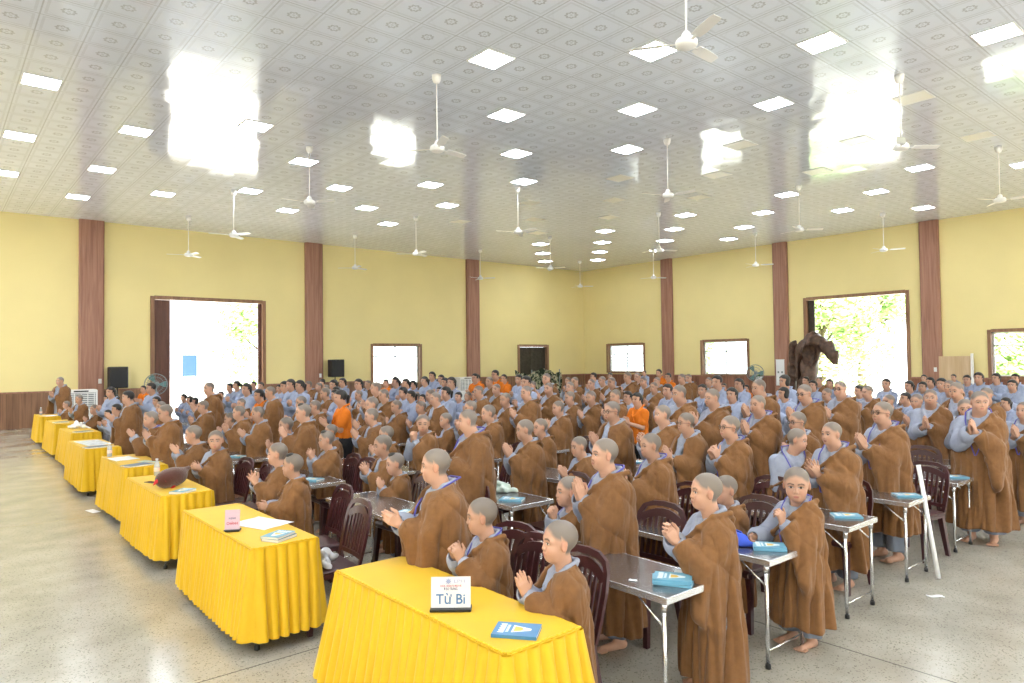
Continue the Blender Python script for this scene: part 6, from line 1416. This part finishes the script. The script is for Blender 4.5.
# potted plant on a stand, banner on the column, board against the wall
p = thing('potted_plant', 'potted plant on a slim white pedestal between the fan and the column banner', 'plant', (27.5, 15.62 + .45, 0))
MB().lathe([(.0, 0), (.15, 0), (.15, .04), (.07, .08), (.06, .75), (.10, .80), (.13, .82), (0, .82)], 20).build('pedestal', M_WHITE, p)
MB().lathe([(.0, .82), (.08, .82), (.13, 1.10), (.14, 1.14), (.12, 1.14), (.11, 1.08), (0, 1.08)], 20).build('pot', M_WHITE, p)
M_LEAFG = mat('leaf_green', (.06, .16, .04), .5, .4, rnd=.2)
r = random.Random(4); v, f = [], []
for q in range(60):
    a, e, L = r.uniform(0, 6.28), r.uniform(.2, 1.3), r.uniform(.14, .32); d = np.array((math.cos(a) * math.cos(e), math.sin(a) * math.cos(e), math.sin(e))); s_ = np.cross(d, (0, 0, 1)); s_ = s_ / np.linalg.norm(s_) * .028; o = np.array((0, 0, 1.09)); i = len(v)
    v += [o, o + d * L * .5 + s_, o + d * L + np.array((0, 0, -.05)), o + d * L * .5 - s_]; f.append((i, i + 1, i + 2, i + 3))
MB().add(v, f).build('foliage', M_LEAFG, p)
bn = thing('wall_banner', 'narrow white banner with two grey marks on the wooden column by the doorway', 'banner', (RX - .19, 15.33, 0))
MB().box(-.006, .006, -.19, .19, .75, 1.86).build('cloth', M_PAPER, bn); MB().tube([(-.002, -.2, 1.86), (-.002, .2, 1.86)], .012, 8).build('rod', M_WHITE, bn)
mb = MB()
for q in (-.08, .08): mb.lathe([(.0, 0), (.035, 0), (.035, .002)], 16).xf(Matrix.Identity(4)); 
mb = MB()
for q in (-.085, .085): mb.box(-.008, -.0062, q - .035, q + .035, 1.28, 1.36)
mb.build('print', M_FANM, bn)
b = thing('wooden_board', 'pale veneered board with a white edge strip leaning against the yellow wall', 'board', (RX - .20, 8.72, 0), 0)
MB().box(-.02, .02, -.50, .50, .001, 1.93, 0, .004).build('panel', wood('pale_veneer', (.50, .34, .19), (.62, .46, .29), (9, 9, .6), .5), b); MB().box(-.03, .03, -.58, -.50, .001, 2.02, 0, .004).build('edge_strip', M_WHITE, b)
for q in (-.5, .5): MB().box(-.18, .02, q * .8 - .03, q * .8 + .03, .001, .05).build('foot', M_FANM, b)
# camouflage net over a low stand in front of the dark door
M_CAMO = mat('camouflage_net', (.12, .14, .08), .9, .1); nt = M_CAMO.node_tree; N = nt.nodes; L = nt.links
tc = N.new('ShaderNodeTexCoord'); n = N.new('ShaderNodeTexNoise'); n.inputs['Scale'].default_value = 5; n.inputs['Detail'].default_value = 2; rp = N.new('ShaderNodeValToRGB'); rp.color_ramp.interpolation = 'CONSTANT'
e = rp.color_ramp.elements; e[0].color = (.03, .04, .025, 1); e[1].position = .47; e[1].color = (.20, .22, .14, 1); q = e.new(.56); q.color = (.42, .36, .24, 1); q = e.new(.63); q.color = (.06, .08, .04, 1)
L.new(tc.outputs['Object'], n.inputs['Vector']); L.new(n.outputs['Fac'], rp.inputs['Fac']); L.new(rp.outputs['Color'], N['Principled BSDF'].inputs['Base Color'])
t = thing('camouflage_stand', 'low stand hung with camouflage netting in front of the dark louvred door', 'stand', (22.75, 25.0, 0))
for q in (-1.45, -.45, .5, 1.4): MB().tube([(q, 0, .001), (q, 0, 1.5)], .025, 10).build('post', M_FANM, t)
xs = np.linspace(-1.5, 1.5, 90); zs = np.linspace(.25, 1.5, 34); co = []; F = []
for z in zs:
    for x in xs:
        tp = (z - .25) / 1.25; co.append((x, -.06 + .05 * math.sin(9 * x + 2 * z) + .04 * math.sin(23 * x - 5 * z), .3 + tp * (1.12 + .12 * math.sin(3.1 * x + 1) + .05 * math.sin(11 * x))))
for i in range(33):
    for j in range(89):
        if (i * 7 + j * 3 + (i * j) % 5) % 11 == 0: continue
        a = i * 90 + j; F.append((a, a + 1, a + 91, a + 90))
o = put('netting', np_mesh('netting', np.array(co), np.array(F), M_CAMO), t); md = o.modifiers.new('s', 'SOLIDIFY'); md.thickness = .012
# driftwood root sculpture by the doorway
M_ROOT = mat('dark_driftwood', (.085, .045, .030), .45, .4, noise=.5, nscale=7, bump=.6, bscale=22)
fd = Field(axis(-.8, .8, .03), axis(-1.35, 1.15, .03), axis(-.02, 3.05, .03))
for a, b, ra, rb in [((0, .15, 0), (0, .20, 1.2), .42, .36), ((0, .2, 1.2), (0, .12, 2.2), .38, .44), ((0, .12, 2.2), (0, -.12, 2.6), .42, .30), ((0, -.12, 2.6), (.05, -.55, 2.35), .30, .24), ((.05, -.55, 2.35), (.05, -.85, 2.0), .22, .20), ((.05, -.85, 2.0), (.05, -.92, 1.75), .17, .09), ((.05, -.75, 2.25), (.05, -.78, 2.55), .10, .04), ((.05, -.9, 2.0), (.05, -1.02, 2.2), .08, .03),
    ((.1, .85, 0), (.05, .82, 1.3), .17, .16), ((.05, .82, 1.3), (.0, .74, 2.42), .17, .13), ((0, .74, 2.42), (0, .86, 2.62), .08, .03), ((0, .74, 2.4), (0, .62, 2.6), .07, .03), ((0, .1, 0), (.1, -.6, .0), .3, .12), ((.0, -.05, 1.1), (.05, -.50, .05), .16, .12), ((0, .1, .9), (.05, .8, .5), .12, .1), ((-.1, .2, .2), (-.55, .1, .0), .2, .1), ((.1, .6, .15), (.3, .9, .0), .18, .1)]: fd.cap(a, b, ra, rb, .12, m=.16)
fd.ell((-.25, -.10, 2.05), (.28, .30, .42), .12, 's', .2); fd.ell((-.2, .32, 1.5), (.22, .10, .55), .10, 's', .2)
X, Y, Zz = fd.a[0][:, None, None], fd.a[1][None, :, None], fd.a[2][None, None, :]; fd.d += (.022 * np.sin(13 * Y + 5 * np.sin(2.2 * Zz) + 9 * X) + .012 * np.sin(31 * Y + 3 * Zz)).astype(np.float32)
fd.op(lambda X, Y, Z: .002 - Z + 0 * X + 0 * Y, (-9, -9, -9), (9, 9, 9), .02, 'i')
co, F = fd.mesh(); tag(put('root_sculpture', np_mesh('root_sculpture', co, F, M_ROOT), None, (26.3, 13.15, 0)), 'tall dark driftwood root sculpture standing beside the bright doorway', 'sculpture')

# ---------------------------------------------------------------- outside
M_CONC = mat('sunlit_concrete', (.55, .54, .50), .9, .2, noise=.1, nscale=1)
struct(MB().box(-60, 110, -60, 120, -.32, -.21).build('ground_outside', M_CONC))
M_CROWN = mat('tree_leaves', (.36, .52, .20), .6, .3, rnd=.15); M_CROWN.node_tree.nodes['Principled BSDF'].inputs['Subsurface Weight'].default_value = 0
M_BARK = mat('bark', (.12, .09, .06), .9, .1, noise=.3, nscale=6)
def make_tree(seed, h, rad, n, low):
    r = random.Random(seed); t = thing('tree', 'x', 'tree', (0, 0, -.21), 0, 'sunlit trees outside the doorways')
    tk = MB(); tk.tube([(0, 0, 0), (.1, .05, h * .35), (.0, .1, h * .7)], [.22, .16, .07], 10)
    for q in range(7):
        a = q * .9 + r.uniform(0, .5); z = h * r.uniform(.3, .6); tk.tube([(.05, .05, z), (rad * .35 * math.cos(a), rad * .35 * math.sin(a), z + h * .1), (rad * .7 * math.cos(a), rad * .7 * math.sin(a), z + h * .18)], [.08, .05, .02], 6)
    tk.build('trunk', M_BARK, t)
    v, f = [], []
    C = [(rad * .62 * math.cos(a) * r.uniform(.5, 1), rad * .62 * math.sin(a) * r.uniform(.5, 1), h * r.uniform(low, .95)) for a in [r.uniform(0, 6.28) for _ in range(26)]]
    for q in range(n):
        c = np.array(r.choice(C)); d = np.array([r.gauss(0, 1) for _ in range(3)]); d /= np.linalg.norm(d); p = c + d * rad * .34 * r.uniform(.75, 1.05); nrm = unit(d + np.array([r.uniform(-.6, .6) for _ in range(3)])); u = unit(np.cross(nrm, (.3, .2, 1))); w = np.cross(nrm, u); s = r.uniform(.09, .17); i = len(v)
        v += [p - u * s, p + w * s * .5, p + u * s, p - w * s * .5]; f.append((i, i + 1, i + 2, i + 3))
    MB().add(v, f).build('crown', M_CROWN, t); return t
T1 = make_tree(1, 8.5, 3.4, 11000, .10); T2 = make_tree(2, 5.0, 2.2, 6000, .12); index_kids()
TREES = [(T1, 38.5, 18.6, 1, 'full leafy tree framed in the doorway beside the root sculpture'), (T1, 38.5, 11.2, 1.0, 'leafy tree outside, in the near half of the doorway by the sculpture'), (T2, 40, 28.6, .9, 'low green tree outside the window nearest the pedestal fan'), (T1, 48, 20.5, 1.3, 'taller tree far behind the one framed by the sculpture doorway'), (T2, 36, 8.6, 1, 'low leafy tree outside the window at the picture edge'), (T1, 16.4, 44, 1.1, 'green tree seen at the upper corner of the tall doorway near the air cooler'), (T1, 28.5, 70, 1.3, 'distant pale tree beyond the tall doorway near the air cooler')]
done = set()
for src, x, y, sc, lab in TREES:
    o = src if src.name not in done else dup(src, (0, 0, 0)); done.add(src.name)
    o.location = (x, y, -.21); o.rotation_euler.z = x * 1.7; o.scale = (sc,) * 3; o['label'] = lab
b = thing('notice_board', 'blue board on two posts far outside the tall doorway', 'board', (12.3, 45, -.21), .2)
MB().box(-.55, .35, -.03, .03, 1.45, 2.75).build('panel', mat('board_blue', (.015, .045, .20), .5, .4), b)
for q in (-.5, .3): MB().tube([(q, .05, 0), (q, .05, 2.7)], .04, 10).build('post', M_FANM, b)
# ---------------------------------------------------------------- the people
M_ROBE = mat('brown_robe', (.195, .093, .037), .88, .18, noise=.10, nscale=25, bump=.12, bscale=500, rnd=.10, sheen=.15)
def drape_bump(m, st):
    # soft hanging creases, long in z
    nt = m.node_tree; N = nt.nodes; L = nt.links; b = N['Principled BSDF']
    tc = N.new('ShaderNodeTexCoord'); mp = N.new('ShaderNodeMapping'); mp.inputs['Scale'].default_value = (11, 11, 1.9); mp.inputs['Rotation'].default_value = (.12, .25, 0)
    n = N.new('ShaderNodeTexNoise'); n.inputs['Scale'].default_value = 1; n.inputs['Detail'].default_value = 2.5; n.inputs['Distortion'].default_value = .8
    bp = N.new('ShaderNodeBump'); bp.inputs['Strength'].default_value = st; bp.inputs['Distance'].default_value = .03
    L.new(tc.outputs['Object'], mp.inputs['Vector']); L.new(mp.outputs['Vector'], n.inputs['Vector']); L.new(n.outputs['Fac'], bp.inputs['Height'])
    old = b.inputs['Normal'].links[0].from_node if b.inputs['Normal'].links else None
    if old: L.new(bp.outputs['Normal'], old.inputs['Normal'])
    else: L.new(bp.outputs['Normal'], b.inputs['Normal'])
M_TUNIC = mat('blue_grey_tunic', (.29, .315, .40), .85, .2, noise=.05, nscale=20, bump=.1, bscale=300, rnd=.08)
M_BLUET = mat('pale_blue_tunic', (.29, .33, .46), .85, .2, noise=.05, nscale=20, rnd=.12)
drape_bump(M_ROBE, .8); drape_bump(M_TUNIC, .5); drape_bump(M_BLUET, .5)
M_ORANGE = mat('orange_shirt', (.62, .16, .014), .8, .2, noise=.05, nscale=20)
M_SKIN = mat('skin', (1, 1, 1), .48, .35, attr=True, rnd=.10)
M_HAIR = mat('black_hair', (.016, .013, .012), .42, .45)
M_TROU = mat('grey_trousers', (.20, .225, .28), .85, .2, rnd=.1); M_BTROU = mat('black_trousers', (.02, .02, .022), .8, .2)
M_LAN = mat('purple_lanyard', (.10, .09, .38), .6, .3); M_SPEC = mat('spectacle_frame', (.03, .02, .02), .3, .5); M_BADGE = mat('badge_card', (.42, .60, .80), .3, .4)
GR = {'B': 'praying people in brown robes', 'U': 'people in blue tunics', 'O': 'volunteers in orange shirts'}
def badge_mesh(P):
    T = P.T; m = MB(); z = P.sh - .33 * T; x = .145 * T
    m.box(x, x + .004, -.045, .045, z - .13, z, 0, .0015); return m
def assemble(P, vox, kind, hem=.13, seed=0, hair=None, gl=0, lan=0, badge=0, watch=0):
    """Meshes of one figure: body first, then what it wears."""
    out = [('person', body_mesh('person', P, vox, M_SKIN, None if hair in ('cap', 'bob', 'long', 'tail', 'bun') else STUB))]
    if kind in 'AB':
        out.append(('robe', robe_mesh('robe', P, vox * 1.25, M_ROBE, kind, hem, seed)))
        out.append(('tunic', tunic_mesh('tunic', P, vox * 1.3, M_TUNIC, hem + .03, seed, slim=.016))); out.append(('trousers', trousers_mesh('trousers', P, vox * 1.8, M_TROU, .35)))
    elif kind == 'U':
        out.append(('tunic', tunic_mesh('tunic', P, vox * 1.2, M_BLUET, .33, seed, both=True, slim=.012, cr=.010))); out.append(('trousers', trousers_mesh('trousers', P, vox * 1.6, M_TROU, .5)))
    elif kind == 'O':
        out.append(('shirt', tunic_mesh('shirt', P, vox * 1.2, M_ORANGE, .45, seed, both=True, slim=.016, short=True, cr=.009))); out.append(('trousers', trousers_mesh('trousers', P, vox * 1.6, M_BTROU, .52)))
    if hair: out.append(('hair', hair_mesh('hair', P, max(vox * .9, .006), M_HAIR, hair)))
    if gl: out.append(('glasses', glasses_mesh('glasses', P, M_SPEC)))
    if lan: out.append(('lanyard', lanyard_mesh('lanyard', P, M_LAN)))
    if watch:
        W, E = P.W[1], P.E[1]; ax = unit(W - E); c = W + (E - W) * .10; u = unit(np.cross(ax, (0, 0, 1.))); v = np.cross(ax, u); r = .0195 * P.T
        m = MB(); m.tube([c + (u * math.cos(a) + v * math.sin(a)) * r for a in np.linspace(0, 6.283, 21)[:-1]], .0052, 8, close=True)
        if watch: m.lathe([(0, -.004), (.014, -.004), (.014, .004), (0, .005)], 14).xf(Matrix.Translation(Vector(c + u * r * 1.15)) @ Vector(u).to_track_quat('Z', 'Y').to_matrix().to_4x4(), len(m.v) - 56)
        out.append(('wristwatch', m.mesh('wristwatch', M_SPEC)))
    if badge: out.append(('name_badge', badge_mesh(P).mesh('name_badge', M_BADGE)))
    return out
def place_person(parts, x, y, rz, lab, group, scale=1.0):
    o = tag(put('person', parts[0][1], None, (x, y, 0), math.radians(rz)), lab, 'person', group); o.scale = (scale,) * 3
    for nm, me in parts[1:]: put(nm, me, o)
    return o
for x, y, rz, fig, w, lab in NEAR:
    P = Pose(**fig)
    place_person(assemble(P, w['vox'], w['kind'], w['hem'], w['seed'], w['hair'], w['gl'], w['lan'], w['badge'], w['watch']), x, y, rz, lab, GR['B'])
TEMPL = {}
for c, (T, hr) in enumerate(((1.14, .178), (1.38, .150), (1.60, .132))):
    for k, (kd, hz, ln, cu, yw) in enumerate((('A', .70, .5, .1, .15), ('A', .73, .35, .4, -.2), ('B', .70, .7, .15, .0))):
        TEMPL['B', c * 3 + k] = (T, Pose(T=T, hr=hr, yaw=yw, hz=hz, lean=ln, curl=cu, hx=.165), kd, None)
for s in ('long', 'tail', 'bun', 'bob'): TEMPL['U', s] = (1.55, Pose(T=1.55, hr=.136, yaw={'long': .2, 'tail': -.1, 'bun': .1, 'bob': -.25}[s], hz=.69, lean=.6, curl=.5, fat=.92), 'U', s)
for k in (0, 1): TEMPL['u', k] = (1.50, Pose(T=1.50, hr=.14, yaw=(.2, -.2)[k], hz=(.67, .72)[k], lean=.6, curl=.5, fat=.95), 'U', 'cap')
for s in ('tail', 'cap'): TEMPL['O', s] = (1.58, Pose(T=1.58, hr=.135, yaw=.1, hz=.68, lean=.8, curl=.4, fat=.95), 'O', s)
MESHES = {}
for x, y, rz, T, who, form, gl, extra, lab in FAR:
    key = (who, form)
    T0, P, kd, hair = TEMPL[key]
    if key not in MESHES: MESHES[key] = assemble(P, .0125, kd, .12, len(MESHES), hair)
    parts = list(MESHES[key])
    if gl:
        if (key, 1) not in MESHES: MESHES[key, 1] = [('glasses', glasses_mesh('glasses', P, M_SPEC))]
        parts += MESHES[key, 1]
    if extra:
        if (key, extra) not in MESHES: MESHES[key, extra] = [('hair', hair_mesh('hair', P, .011, M_HAIR, extra))]
        parts += MESHES[key, extra]
    place_person(parts, x, y, rz, lab, GR[{'B': 'B', 'U': 'U', 'u': 'U', 'O': 'O'}[who]], T / T0)
# ---------------------------------------------------------------- light, camera
wd = bpy.data.worlds.new('sky'); SC.world = wd; wd.use_nodes = True; bg = wd.node_tree.nodes['Background']
bg.inputs['Color'].default_value = (.86, .93, 1.0, 1); bg.inputs['Strength'].default_value = 4.5
sl = bpy.data.lights.new('sun', 'SUN'); sl.energy = 30.0; sl.angle = .009; sl.color = (1, .96, .88)
so = put('sun', sl); so.rotation_euler = Vector((.62, .42, -1.0)).to_track_quat('-Z', 'Y').to_euler()
cam = bpy.data.cameras.new('camera'); co = put('camera', cam); SC.camera = co
cam.sensor_width = 36; cam.lens = 693.13 * 36 / 1024; cam.clip_end = 400; cam.clip_start = .05
th, ph, ro = math.radians(40.127), math.radians(1.505), math.radians(-.7208)
fw = Vector((math.sin(th) * math.cos(ph), math.cos(th) * math.cos(ph), math.sin(ph))); rt = Vector((math.cos(th), -math.sin(th), 0)); up = rt.cross(fw)
R = rt * math.cos(ro) + up * math.sin(ro); U = up * math.cos(ro) - rt * math.sin(ro)
co.matrix_world = Matrix(((R.x, U.x, -fw.x, 0), (R.y, U.y, -fw.y, 0), (R.z, U.z, -fw.z, 2.0), (0, 0, 0, 1)))
vs = SC.view_settings; vs.view_transform = 'Standard'; vs.look = 'None'; vs.gamma = 1; vs.exposure = 0.82; vs.use_curve_mapping = False
